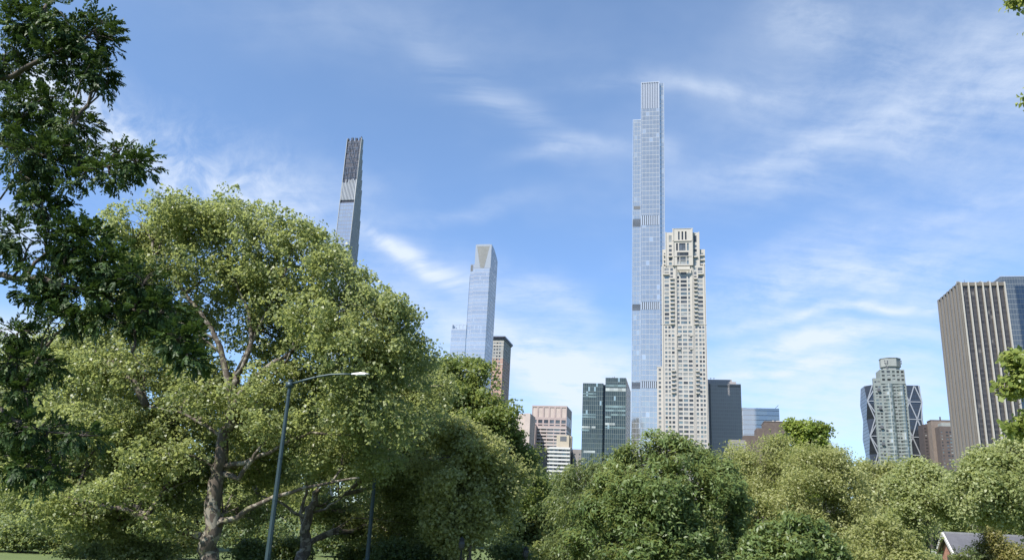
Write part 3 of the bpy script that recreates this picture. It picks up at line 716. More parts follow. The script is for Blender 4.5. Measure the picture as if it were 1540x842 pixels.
# ---- grey slab right of the limestone tower
Y = 880.
X = lambda u, v=600.: XU(u, v, Y)
Z = lambda v, u=1090.: ZV(u, v, Y)
GSLAB = panels('grey_brown_glass', 1.9, 3.8, (.26, .245, .25), (.31, .29, .295), (.37, .35, .345), .12, .16, .05, .5, .003, .0, (.3, .3, .3), .35)
T = thing('office_tower', 'plain dark grey slab tower with a stepped roofline right of the cream limestone tower', 'tower', (X(1090), Y+15, 0))
mb = MB(); mb.box(X(1060), X(1115.6, 620), Y, Y+30, 0, Z(577)); mb.box(X(1060), X(1108), Y+2, Y+28, Z(577), Z(573.2)); mb.box(X(1060), X(1102), Y+4, Y+26, Z(573.2), Z(569.7)); mb.build('curtain_wall', GSLAB, T)
mb = MB(); mb.box(X(1080), X(1114.4), Y-.08, Y-.01, Z(582), Z(579)); mb.build('louvre_strip', plain('slab_strip', (0.163, 0.156, 0.156), .6), T)
for u in (1070, 1075):
    mb = MB(); mb.bar((X(u), Y+10, Z(569.7)-.1), (X(u), Y+10, Z(566)), .3, .3); mb.bar((X(u)-1, Y+10, Z(566)), (X(u)+1, Y+10, Z(566.3)), .3, .3); mb.build('antenna', LOUVRE_D, T)
mb = MB(); mb.box(X(1066.8), X(1068.6), Y-.4, Y-.01, 0, Z(577)-.1); mb.build('corner_pier', plain('slab_pier', (0.068, 0.068, 0.075), .5), T)

# ---- blue glass block with a slanted mast
Y = 1000.
X = lambda u, v=640.: XU(u, v, Y)
Z = lambda v, u=1145.: ZV(u, v, Y)
BLUEB = panels('pale_blue_glass', 9.0, 5.6, (.35, .35, .36), (.41, .40, .39), (.18, .19, .22), .0, .12, .6, .12, .01)
T = thing('office_block', 'low pale blue glass block with ruled floor lines and a slanted mast', 'building', (X(1145), Y+12, 0))
mb = MB(); mb.box(X(1118), X(1172.8), Y, Y+25, 0, Z(614.3)); mb.build('curtain_wall', BLUEB, T)
mb = MB(); mb.box(X(1117.8), X(1173), Y-.3, Y+25.2, Z(614.3)+.003, Z(613.6)); mb.build('parapet', STEEL, T)
mb = MB(); mb.bar((X(1166.5), Y+6, Z(613.8)), (X(1173), Y+6, Z(607.5)), .5, .5); mb.box(X(1166), X(1168), Y+5.5, Y+6.5, Z(613.8), Z(612.6)); mb.build('mast', LOUVRE, T)
T = thing('rooftop_tower', 'small pale rooftop tower with a thin pole behind the ruled blue block', 'building', (X(1121), Y+32, 0))
mb = MB(); wins = []; wall = MB()
add_face('N', X(1115.6), X(1127.2), 0, Z(607.8), cols_frac(X(1115.6), X(1127.2), [(.1, .35), (.45, .6), (.7, .9)]), [(Z(614), Z(609.5))], Y+30)
wall.box(X(1127.2)-.4, X(1127.2), Y+30.6, Y+40, 0, Z(607.8)); wall.box(X(1115.6), X(1127.2)-.5, Y+30.6, Y+40, 0, Z(608.2)); wall.build('wall', GREY_BR, T); window_parts(T, wins, (1, 1, 0, 1))
mb.bar((X(1116.2), Y+33, Z(608)), (X(1116.2), Y+33, Z(600.5)), .6, .6); mb.build('pole', LOUVRE, T)

# ---- brown stepped brick block
Y = 700.
X = lambda u, v=650.: XU(u, v, Y)
Z = lambda v, u=1165.: ZV(u, v, Y)
BRN = stone('dark_brown_brick', (.105, .082, .074), .1, .4, .9)
T = thing('building', 'blank dark brown stepped brick block behind the bright lime tree', 'building', (X(1160), Y+10, 0))
mb = MB(); mb.box(X(1138), X(1149.7), Y, Y+22, 0, Z(644)); mb.box(X(1149.7), X(1184.7), Y-1, Y+22, 0, Z(634.2)); mb.box(X(1118.5), X(1138), Y+2, Y+22, 0, Z(655)); mb.build('wall', BRN, T)
mb = MB(); mb.box(X(1149.4), X(1185), Y-1.3, Y+22.2, Z(634.2)+.003, Z(633.4)); mb.build('parapet', stone('parapet_brown', (0.149, 0.118, 0.102)), T)
mb = MB()
for u in (1158, 1163, 1169, 1172): mb.box(X(u), X(u+2.5), Y+4, Y+7, Z(634.2), Z(632.4)+.3*(u % 3))
mb.build('roof_vent', WHITE_PAINT, T)
Y = 620.
X = lambda u, v=660.: XU(u, v, Y)
T = thing('building', 'low grey brick block with many small windows under the grey slab tower', 'building', (X(1109), Y+8, 0))
wall = MB(); wins = []
add_face('N', X(1097), X(1121), 0, ZV(1109, 661, Y), cols_frac(X(1097), X(1121), [(.06, .16), (.24, .34), (.42, .52), (.60, .70), (.80, .9)]), rows_even(0, ZV(1109, 662.5, Y), 3.4, .3, .8), Y)
wall.box(X(1097), X(1121), Y+.6, Y+16, ZV(1109, 661, Y)-.5, ZV(1109, 661, Y)-.02); wall.box(X(1097), X(1097)+.4, Y+.6, Y+16, 0, ZV(1109, 661.8, Y)); wall.box(X(1121)-.4, X(1121), Y+.6, Y+16, 0, ZV(1109, 661.8, Y))
wall.build('wall', GREY_BR, T); window_parts(T, wins, (2, 2, 2, 0), 40)
core = MB(); core.box(X(1097)+.5, X(1121)-.5, Y+.7, Y+15, 0, ZV(1109, 662.2, Y)); core.build('interior', PANE_DARK, T)

# ---- green copper gable
Y = 560.
X = lambda u, v=670.: XU(u, v, Y)
Z = lambda v, u=1245.: ZV(u, v, Y)
COPPER = stone('verdigris_copper', (0.223, 0.273, 0.260), .1, .5, .6, .3)
T = thing('building', 'steep pale green copper roof poking out behind the bright lime tree', 'building', (X(1240), Y+8, 0))
mb = MB(); mb.box(X(1224), X(1253), Y+.5, Y+16, 0, Z(675)); mb.build('wall', GREY_BR, T)
mb = MB(); a, b_, c_ = X(1222.5), X(1254.6), X(1238.5)
mb.ring_loft([[(a, Y, Z(675.5)), (b_, Y, Z(675.5)), (b_, Y+17, Z(675.5)), (a, Y+17, Z(675.5))], [(c_-1, Y+2.5, Z(648.5)), (c_+1, Y+2.5, Z(648.5)), (c_+1, Y+14, Z(648.5)), (c_-1, Y+14, Z(648.5))]]); rf = mb.build('roof', COPPER, T)
mb = MB(); mb.bar((c_+1.1, Y+2.4, Z(648.5)), (b_+.1, Y-.1, Z(675.5)), .7, .7); mb.build('ridge_cap', plain('copper_dark', (0.109, 0.150, 0.156), .5), rf)
mb = MB(); mb.box(X(1240), X(1242.4), Y+.6, Y+3.5, Z(668), Z(661)); mb.build('dormer', PANE_DARK, rf)

# ---- faceted diagrid tower
Y = 1000.
X = lambda u, v: XU(u, v, Y)
S7 = lambda x, y: (1270 + x/4.211, 520 + y/4.211)
HGL = panels('facet_glass_dark', 1.5, 4.0, (.045, .052, .065), (.075, .085, .10), (.02, .022, .026), .06, .12, .55, .10, .008)
HSTEEL = plain('brushed_steel', (.36, .37, .39), .35, .35, .05)
uv = lambda x, y: S7(x, y)
def XH(x, y): u, v = uv(x, y); return XU(u, v, Y)
def ZH(y, x=430): u, v = uv(x, y); return ZV(u, v, Y)
lev = [250, 354, 465, 577, 690]
dz = (ZH(354)-ZH(690))/3.0
zl = [ZH(250)] + [ZH(354) - dz*k for k in range(0, 12)]
zl = [z for z in zl if z > 0] + [0.0]
L_in, L_out = XH(176, 250), XH(144, 354)
R_in, R_out = XH(468, 255), XH(491, 354)
T = thing('skyscraper', 'dark faceted glass tower with white diamond steel grid behind the white apartment tower', 'skyscraper', ((L_out+R_out)/2, Y+20, 0))
cdep = L_in - L_out; ccd = R_out-R_in
D2 = 40.
# far end of the left face seen at zoomed x ~ 95
rings = []
for i, z in enumerate(zl):
    cl_ = cdep if i % 2 == 0 else .15; cr_ = ccd if i % 2 == 0 else .15
    rings.append([(L_out+cl_, Y, z), (R_out-cr_, Y, z), (R_out, Y+cr_*1.4, z), (R_out, Y+D2-cr_, z), (R_out-cr_, Y+D2, z), (L_out+cl_, Y+D2, z), (L_out, Y+D2-cl_*1.4, z), (L_out, Y+cl_*1.4, z)])
DL = depth_for(uv(95, 300)[0], L_out, ZH(300), Y, 200)
for r in rings:
    for i in (3, 4, 5, 6): r[i] = (r[i][0], r[i][1] - D2 + DL, r[i][2])
mb = MB(); mb.ring_loft(rings[::-1]); mb.build('curtain_wall', HGL, T)
mb = MB(); bw = 1.15
apex = [XH(437, 250) if k % 2 == 0 else None for k in range(len(zl))]
nx_e = [L_out+cdep + .1, XH(437, 252), R_out-ccd]          # nodes on even levels
xm2 = XH(410, 354)
span = (R_out - L_out)
odd = [L_out+.15, L_out + span*.25, L_out+span*.5, xm2, R_out-.15]
even = [L_out+cdep, L_out+span*.14+cdep, (odd[1]+odd[2])/2, (odd[2]+odd[3])/2, XH(437, 252), R_out-ccd]
odd = [L_out+.15, L_out+span*.27, L_out+span*.52, xm2, R_out-.15]
even = [L_out+cdep, (odd[0]+odd[1])/2+cdep*.5, (odd[1]+odd[2])/2, (odd[2]+odd[3])/2, (odd[3]+odd[4])/2, R_out-ccd]
yf = Y-.5
for i in range(len(zl)-1):
    ev, od = (zl[i], zl[i+1]) if i % 2 == 0 else (zl[i+1], zl[i])
    for k in range(1, 5):
        mb.bar((even[k], yf, ev), (odd[k-1], yf, od), bw, .5); mb.bar((even[k], yf, ev), (odd[k], yf, od), bw, .5)
    mb.bar((even[0], yf, ev), (odd[0], yf, od), bw, .6); mb.bar((even[5], yf, ev), (odd[4], yf, od), bw, .6)
for i in range(1, len(zl)-1):
    e = odd if i % 2 else even
    mb.bar((e[0], yf-.1, zl[i]), (e[-1], yf-.1, zl[i]), .9, .5)
mb.build('diagrid', HSTEEL, T)

# ---- white apartment tower in front of it
Y = 850.
X = lambda u, v=640.: XU(u, v, Y)
Z = lambda v, u=1342.: ZV(u, v, Y)
def XH(x, y): u, v = S7(x, y); return XU(u, v, Y)
def ZH(y, x=310): u, v = S7(x, y); return ZV(u, v, Y)
WT = stone('pale_green_white_brick', (.20, .228, .224), .05, .3, .85); WTD = stone('pale_grey_brick', (0.248, 0.267, 0.260), .06, .3, .85)
T = thing('apartment_tower', 'white apartment tower with an octagonal cap standing before the dark diamond grid', 'tower', (XH(310, 400), Y+12, 0))
xl, xr = XH(184, 230), XH(396, 300); zt = ZH(240)
wall = MB(); wins = []
W_ = xr-xl
colsA = cols_frac(xl, xr, [(.04, .12), (.14, .21), (.27, .35), (.38, .47), (.49, .58), (.60, .67), (.69, .78), (.80, .87), (.885, .965)])
rws = rows_even(0, zt-.5, 3.3, .3, .82)
add_face('N', xl, xr, 0, zt, colsA, rws, Y, .5, .3)
add_face('E', Y+.55, Y+5, 0, zt, [(Y+1.7, Y+3.7)], rws, xl, .5, .3)
wall.box(xr-.5, xr, Y+.55, Y+24, 0, zt); wall.box(xl+.5, xr-.5, Y+.55, Y+5, zt-.6, zt-.02); wall.box(xl+7, xr-.5, Y+5, Y+24, 0, zt-.02)
# stepped shoulders
s0 = XH(183, 210); s1_ = XH(232, 205); zs1 = ZH(204)
add_face('N', xl, s1_, zt+.003, zs1, cols_frac(xl, s1_, [(.15, .4), (.55, .85)]), rows_even(zt, zs1, 3.3, .3, .8), Y+1, .5, .3)
wall.box(xl, s1_, Y+1.6, Y+5, zt+.003, zs1-.02)
c0, c1 = XH(226, 180), XH(381, 180); zc = ZH(150)
add_face('N', c0, c1, zt+.003, zc, cols_frac(c0, c1, [(.06, .18), (.27, .41), (.49, .60), (.67, .78), (.85, .96)]), [(ZH(222), ZH(208)), (ZH(196), ZH(183)), (ZH(172), ZH(158))], Y-.6, .8, .5)
wall.box(c0, c1, Y+.3, Y+18, zt+.003, zc-.02)
wall.build('wall', WT, T)
core = MB(); core.box(xl+.6, xr-.6, Y+.6, Y+4.9, 0, zt-.7); core.build('interior', PANE_DARK, T)
mx_ = (XH(238, 100)+XH(366, 100))/2; rad = (XH(366, 100)-XH(238, 100))/2
oc = [(mx_+rad*1.06*math.cos(a), Y+9+rad*1.06*math.sin(a)) for a in [math.pi/8+math.pi/4*k for k in range(8)]]
mb = MB(); mb.prism(oc, ZH(128), ZH(77)); mb.prism([(mx_+(p[0]-mx_)*.86, Y+9+(p[1]-Y-9)*.86) for p in oc], zc-.02, ZH(128)-.002); cap = mb.build('roof_cap', WTD, T)
mb = MB(); mb.prism([(mx_+(p[0]-mx_)*1.04, Y+9+(p[1]-Y-9)*1.04) for p in oc], ZH(77), ZH(73)); mb.build('parapet', WT, cap)
yc0 = Y+9-rad*.98
def vent(*q):
    mb = MB(); mb.box(*q); mb.build('vent', LOUVRE_D, cap)
for xx in (255, 271):
    for yy in (96, 110): vent(XH(xx-4, 100), XH(xx+4, 100), yc0-.12, yc0-.01, ZH(yy+5), ZH(yy-5))
for xx in (349, 361):
    for yy in (96, 110): vent(XH(xx-3, 100), XH(xx+3, 100), yc0+1.0, yc0+1.2, ZH(yy+5), ZH(yy-5))
vent(XH(262, 135), XH(281, 135), Y+9-rad*.84-.1, Y+9-rad*.84, ZH(141), ZH(131))
# glazed bow bays
TEALG = panels('pale_teal_bay_glass', 2.4, 3.3, (.11, .135, .135), (.26, .30, .29), (.24, .27, .26), .12, .26, .5, .2, .03, .12, (.45, .47, .45), .1)
for a, b_, vt, w in ((268, 322, 240, 1), (352, 392, 246, 1)):
    x_a, x_b = XH(a, 400), XH(b_, 400); n = 7
    pts = [(x_a + (x_b-x_a)*k/n, Y-.02-2.6*math.sin(math.pi*k/n)) for k in range(n+1)]
    mb = MB(); mb.prism(pts + [(x_b, Y+.05), (x_a, Y+.05)], 0, ZH(vt)); mb.build('bow_bay', TEALG, T)
for yy in (285, 400, 520, 625):
    mb = MB(); mb.box(XH(218, 400), XH(238, 400), Y-1.6, Y-.01, ZH(yy+3, 230), ZH(yy-3, 230)); mb.box(XH(220, 400), XH(237, 400), Y-.1, Y-.01, ZH(yy-3, 230), ZH(yy-17, 230)); mb.build('balcony', LOUVRE_D, T)
window_parts(T, wins, (2.5, 3, 2.5, 2.5))

# ---- dark and red brick blocks between
Y = 960.
def XH(x, y): u, v = S7(x, y); return XU(u, v, Y)
def ZH(y, x=560): u, v = S7(x, y); return ZV(u, v, Y)
T = thing('apartment_house', 'dark brown brick block right of the diamond grid tower', 'building', (XH(560, 600), Y+10, 0))
wall = MB(); wins = []; a, b_ = XH(500, 560), XH(612, 560); zt = ZH(498)
add_face('N', a, b_, 0, zt, cols_frac(a, b_, [(.08, .2), (.28, .40), (.48, .58), (.66, .76), (.84, .93)]), rows_even(0, zt-2, 3.5, .35, .75), Y, .5, .3)
wall.box(b_-.5, b_, Y+.55, Y+18, 0, zt); wall.box(a, a+.5, Y+.55, Y+18, 0, zt); wall.box(a+.5, b_-.5, Y+.55, Y+18, zt-.5, zt-.02); wall.build('wall', stone('brick_blackened', (.060, .050, .052), .1, .3), T)
core = MB(); core.box(a+.6, b_-.6, Y+.6, Y+17, 0, zt-.6); core.build('interior', PANE_DARK, T)
mb = MB(); mb.box(XH(522, 495), XH(560, 495), Y+4, Y+9, zt-.01, ZH(491)); mb.build('roof_housing', BRN, T)
window_parts(T, wins, (5, 2, .6, 0), 60)
Y = 930.
def XH(x, y): u, v = S7(x, y); return XU(u, v, Y)
def ZH(y, x=640): u, v = S7(x, y); return ZV(u, v, Y)
T = thing('apartment_house', 'red brown brick block with a penthouse left of the leaning fin tower', 'building', (XH(660, 600), Y+10, 0))
RBR = stone('brick_red_brown', (.092, .074, .070), .1, .3)
wall = MB(); wins = []; a, b_ = XH(606, 560), XH(715, 560); zt = ZH(508)
add_face('N', a, b_, 0, zt, cols_frac(a, b_, [(.06, .14), (.34, .48), (.54, .68), (.80, .92)]), rows_even(0, zt-2, 3.5, .35, .8), Y, .5, .3)
wall.box(a, a+.5, Y+.55, Y+18, 0, zt); wall.box(a+.5, b_, Y+.55, Y+18, zt-.5, zt-.02); wall.build('wall', RBR, T)
core = MB(); core.box(a+.6, b_-.6, Y+.6, Y+17, 0, zt-.6); core.build('interior', PANE_DARK, T)
mb = MB(); mb.box(XH(620, 495), b_, Y+3, Y+16, zt-.02, ZH(483)); mb.build('penthouse', WTD, T)
mb = MB(); mb.box(XH(576, 480), b_, Y+16.1, Y+30, 0, ZH(462)); mb.build('rear_block', stone('brick_tan', (0.167, 0.136, 0.118), .1, .3), T)
mb = MB(); mb.box(XH(574, 480), b_+.2, Y+15.9, Y+30.2, ZH(462)+.003, ZH(456)); mb.build('cornice', BRN, T)
mb = MB(); mb.box(XH(641, 450), XH(648, 450), Y+20, Y+22, ZH(456), ZH(432)); mb.build('flue', LOUVRE_D, T)
window_parts(T, wins, (3, 3, 2, 1), 60)

# ---- bronze tower with vertical fins, right
Y = 583.
xl, xr = XU(1441.5, 430, Y), XU(1512.5, 430, Y); zt = ZV(1443, 424.6, Y)
D = depth_for(1413.4, xl, ZV(1414, 458, Y), Y, 300)
T = thing('skyscraper', 'dark bronze tower with pale vertical fins at the right edge', 'skyscraper', ((xl+xr)/2, Y+D/2, 0))
BRZ = panels('bronze_glass', 2.0, 3.35, (.03, .026, .026), (.10, .088, .078), (.055, .048, .045), .09, .0, .35, .12, .02, .02, (.16, .14, .12), .2, 0, .36, (.085, .075, .068))
FIN_LIT = stone('champagne_fin_lit', (.36, .34, .31), .05, .1, .5, .3); FIN = stone('champagne_fin_shaded', (.165, .150, .135), .05, .1, .55, .3); FIN_D = stone('fin_shade', (0.130, 0.115, 0.099), .08, .1, .6)  # same fin finish: sunlit front and self-shadowed side tones put into the colour
mb = MB(); mb.box(xl+.5, xr-.5, Y+.6, Y+D-.5, 0, zt-1); mb.build('curtain_wall', BRZ, T)
n = 6
for k in range(n+1):
    x = xl + 1.6 + (xr-xl-2.4)*k/n
    mb = MB(); mb.box(x-.42, x+.42, Y-1.1, Y+.595, 0, zt); mb.build('fin', FIN_LIT, T)
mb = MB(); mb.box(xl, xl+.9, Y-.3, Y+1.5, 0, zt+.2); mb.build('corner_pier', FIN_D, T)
m2 = 7
for k in range(m2):
    y = Y + 3.0 + (D-5)*k/(m2-1)
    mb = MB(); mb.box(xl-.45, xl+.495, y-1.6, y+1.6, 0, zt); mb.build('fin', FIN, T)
mb = MB(); mb.box(xl-.2, xr, Y-.2, Y+D, zt-.99, zt-.2); mb.build('roof', DARK_ROOF, T)
mb = MB(); mb.box(xl+.95, xr-.3, Y-.4, Y+.59, zt-2.6, zt-.05); mb.build('parapet', FIN_D, T)
for u, h in ((1445.5, 8), (1457.5, 10), (1449, 4), (1466, 2)):
    x = XU(u, 424, Y); mb = MB(); mb.bar((x, Y+9, zt-.3), (x, Y+9, zt+h*.45), .25, .25); mb.box(x-.8, x+.8, Y+8.5, Y+9.5, zt-.3, zt+.8)
    mb.build('antenna', LOUVRE_D, T)
for u in (1446.5, 1480.5, 1493):
    x = XU(u, 424, Y); mb = MB()
    rr = []
    for k, (r_k, d_k) in enumerate(((.2, .9), (1.0, .55), (1.5, 0), (1.55, .05), (1.0, .65), (.1, 1.0))): rr.append([(x+r_k*math.cos(t_), Y+7+d_k+.3*r_k*math.sin(t_), zt+1.6+r_k*math.sin(t_)) for t_ in np.linspace(0, 2*math.pi, 11)[:-1]])
    mb.ring_loft(rr, cap=False); mb.box(x-.2, x+.2, Y+7.8, Y+8.2, zt-.3, zt+1.5); mb.build('dish', WHITE_PAINT, T)

# ---- blue glass tower behind it
Y = 650.
xl, xr = XU(1505, 420, Y), XU(1640, 420, Y); zt = ZV(1515, 416.5, Y)
RG = panels('steel_blue_glass', 1.8, 4.0, (.11, .125, .135), (.155, .17, .18), (.16, .18, .195), .08, .1, .6, .1, .015)
RD = panels('deep_blue_glass', 1.8, 4.0, (.03, .05, .08), (.06, .09, .13), (.05, .07, .09), .06, .1, .6, .08, .02)
T = thing('skyscraper', 'steel blue glass tower with a dark inset panel cut by the right edge', 'skyscraper', ((xl+xr)/2, Y+20, 0))
mb = MB(); mb.box(xl, xr, Y, Y+35, 0, zt); mb.build('curtain_wall', RG, T)
mb = MB(); mb.box(XU(1527.5, 440, Y), XU(1600, 440, Y), Y-.1, Y-.01, 0, ZV(1530, 430, Y)); mb.build('inset_panel', RD, T)
mb = MB(); mb.box(xl-.2, xr+.2, Y-.25, Y+35.2, zt+.003, zt+.8); mb.build('parapet', STEEL, T)

# ------------------------------------------------------------------ trees
def unit(a): return a / np.maximum(np.linalg.norm(a, axis=-1, keepdims=True), 1e-9)
_wv = rng.normal(size=(10, 3)); _wp = rng.uniform(0, 6.28, 10)
def lump(p, s):            # smooth value in about -1..1, lumps of size s
    q = np.zeros(len(p))
    for k in range(10): q += np.sin((p @ _wv[k]) / s * 1.6 + _wp[k])
    return q / 3.2
def leaf_mesh(name, c, ax, nrm, L, Wd, tint, mat, parent, fold=0.22):
    """one small folded blade per leaf: c centres, ax length direction, nrm facing, L/Wd sizes"""
    n = len(c); ax = unit(ax); b = unit(np.cross(nrm, ax)); nn = np.cross(ax, b)
    L = L[:, None]; Wd = Wd[:, None]
    v = np.empty((n, 4, 3), np.float32)
    v[:, 0] = c - ax*L*.5; v[:, 1] = c + b*Wd*.5 + nn*Wd*fold + ax*L*.05; v[:, 2] = c + ax*L*.5 - nn*L*.12; v[:, 3] = c - b*Wd*.5 + nn*Wd*fold + ax*L*.05
    v -= OFF.get(parent.name, np.zeros(3)).astype(np.float32)
    me = bpy.data.meshes.new(name)
    me.vertices.add(n*4); me.vertices.foreach_set('co', v.ravel())
    me.loops.add(n*4); me.loops.foreach_set('vertex_index', np.arange(n*4, dtype=np.int32))
    me.polygons.add(n); me.polygons.foreach_set('loop_start', np.arange(0, n*4, 4, dtype=np.int32))
    at = me.attributes.new('tint', 'FLOAT', 'FACE'); at.data.foreach_set('value', np.clip(tint, 0, 1).astype(np.float32))
    me.materials.append(mat); me.update(calc_edges=True)
    o = bpy.data.objects.new(name, me); COL.objects.link(o); o.parent = parent; OFF[o.name] = OFF.get(parent.name, np.zeros(3))
    return o

def grow(c, d, mode, per, twig, leafL, ratio, rs, spread=0.5, up=0.55, droop=0.0):
    """leaves of one twig per row of c, d (twig base and heading)"""
    n = len(c)
    if mode == 'spray':       # leaves in two rows along an arching twig
        d = unit(d); nrm = unit(np.array([0, 0, 1.0]) * 0.9 + rs.normal(size=(n, 3))*0.35); side = unit(np.cross(nrm, d)); nrm = np.cross(d, side)
        tw = twig*rs.uniform(.6, 1.3, n)
        C, A, N = [], [], []
        for i in range(per):
            t = (i//2 + .5)/(per/2); sg = 1 if i % 2 else -1
            ang = rs.uniform(.6, 1.05, n)[:, None]
            a = d*np.cos(ang) + side*sg*np.sin(ang) + rs.normal(size=(n, 3))*.12; a[:, 2] -= droop*(.3+t)
            a = unit(a)
            p = c + d*(t*tw)[:, None]; p[:, 2] -= droop*tw*t*t*.8
            C.append(p + a*leafL*.5); A.append(a); N.append(nrm + rs.normal(size=(n, 3))*.3)
        C = np.concatenate(C); A = np.concatenate(A); N = np.concatenate(N)
    elif mode == 'whorl':     # leaves radiating from twig tips
        d = unit(d); s1_ = unit(np.cross(d, rs.normal(size=(n, 3)))); s2_ = np.cross(d, s1_)
        C, A, N = [], [], []
        for i in range(per):
            th = 2*math.pi*i/per*1.0 + rs.uniform(-.4, .4, n); el = rs.uniform(-.35, .45, n)
            a = s1_*np.cos(th)[:, None] + s2_*np.sin(th)[:, None] + d*el[:, None]; a[:, 2] -= .25
            a = unit(a); p = c + rs.normal(size=(n, 3))*spread*.25 - d*(twig*rs.uniform(0, 1, n)*(i % 3)/2)[:, None]
            C.append(p + a*leafL*.6); A.append(a); N.append(d + np.array([0, 0, .5]) + rs.normal(size=(n, 3))*.35)
        C = np.concatenate(C); A = np.concatenate(A); N = np.concatenate(N)
    else:
        d = unit(d); m = n*per
        q = unit(rs.normal(size=(per, n, 3)) + d[None]*.55 + np.array([0, 0, .30]))
        sz = spread*rs.uniform(.6, 1.5, n)
        base = c[None] + q*(sz[None]*rs.uniform(.15, 1.0, (per, n))**.5 * 1.9)[..., None]*np.array([1, 1, .72])
        C = base.reshape(-1, 3); qq = q.reshape(-1, 3); dd = np.tile(d, (per, 1))
        A = unit(qq*.5 + rs.normal(size=(m, 3)) + np.array([0, 0, -.35-droop])); N = unit(np.array([0, 0, up]) + qq*.75 + dd*.25 + rs.normal(size=(m, 3))*.42)
    k = len(C)
    L = leafL*rs.uniform(.5, 1.45, k); Wd = L*ratio*rs.uniform(.8, 1.2, k)
    return C, A, N, L, Wd

def lobes_world(lobes, Y):
    out = []
    for l in lobes:
        u, v, ru, rv = l[:4]; dy = l[4] if len(l) > 4 else 0.0; rd = l[5] if len(l) > 5 else None; w = l[6] if len(l) > 6 else 1.0
        s = mpp(u, v, Y+dy); out.append((P(u, v, Y+dy), np.array([ru*s, (rd if rd else 0.5*(ru+rv)*s), rv*s]), w))
    return out

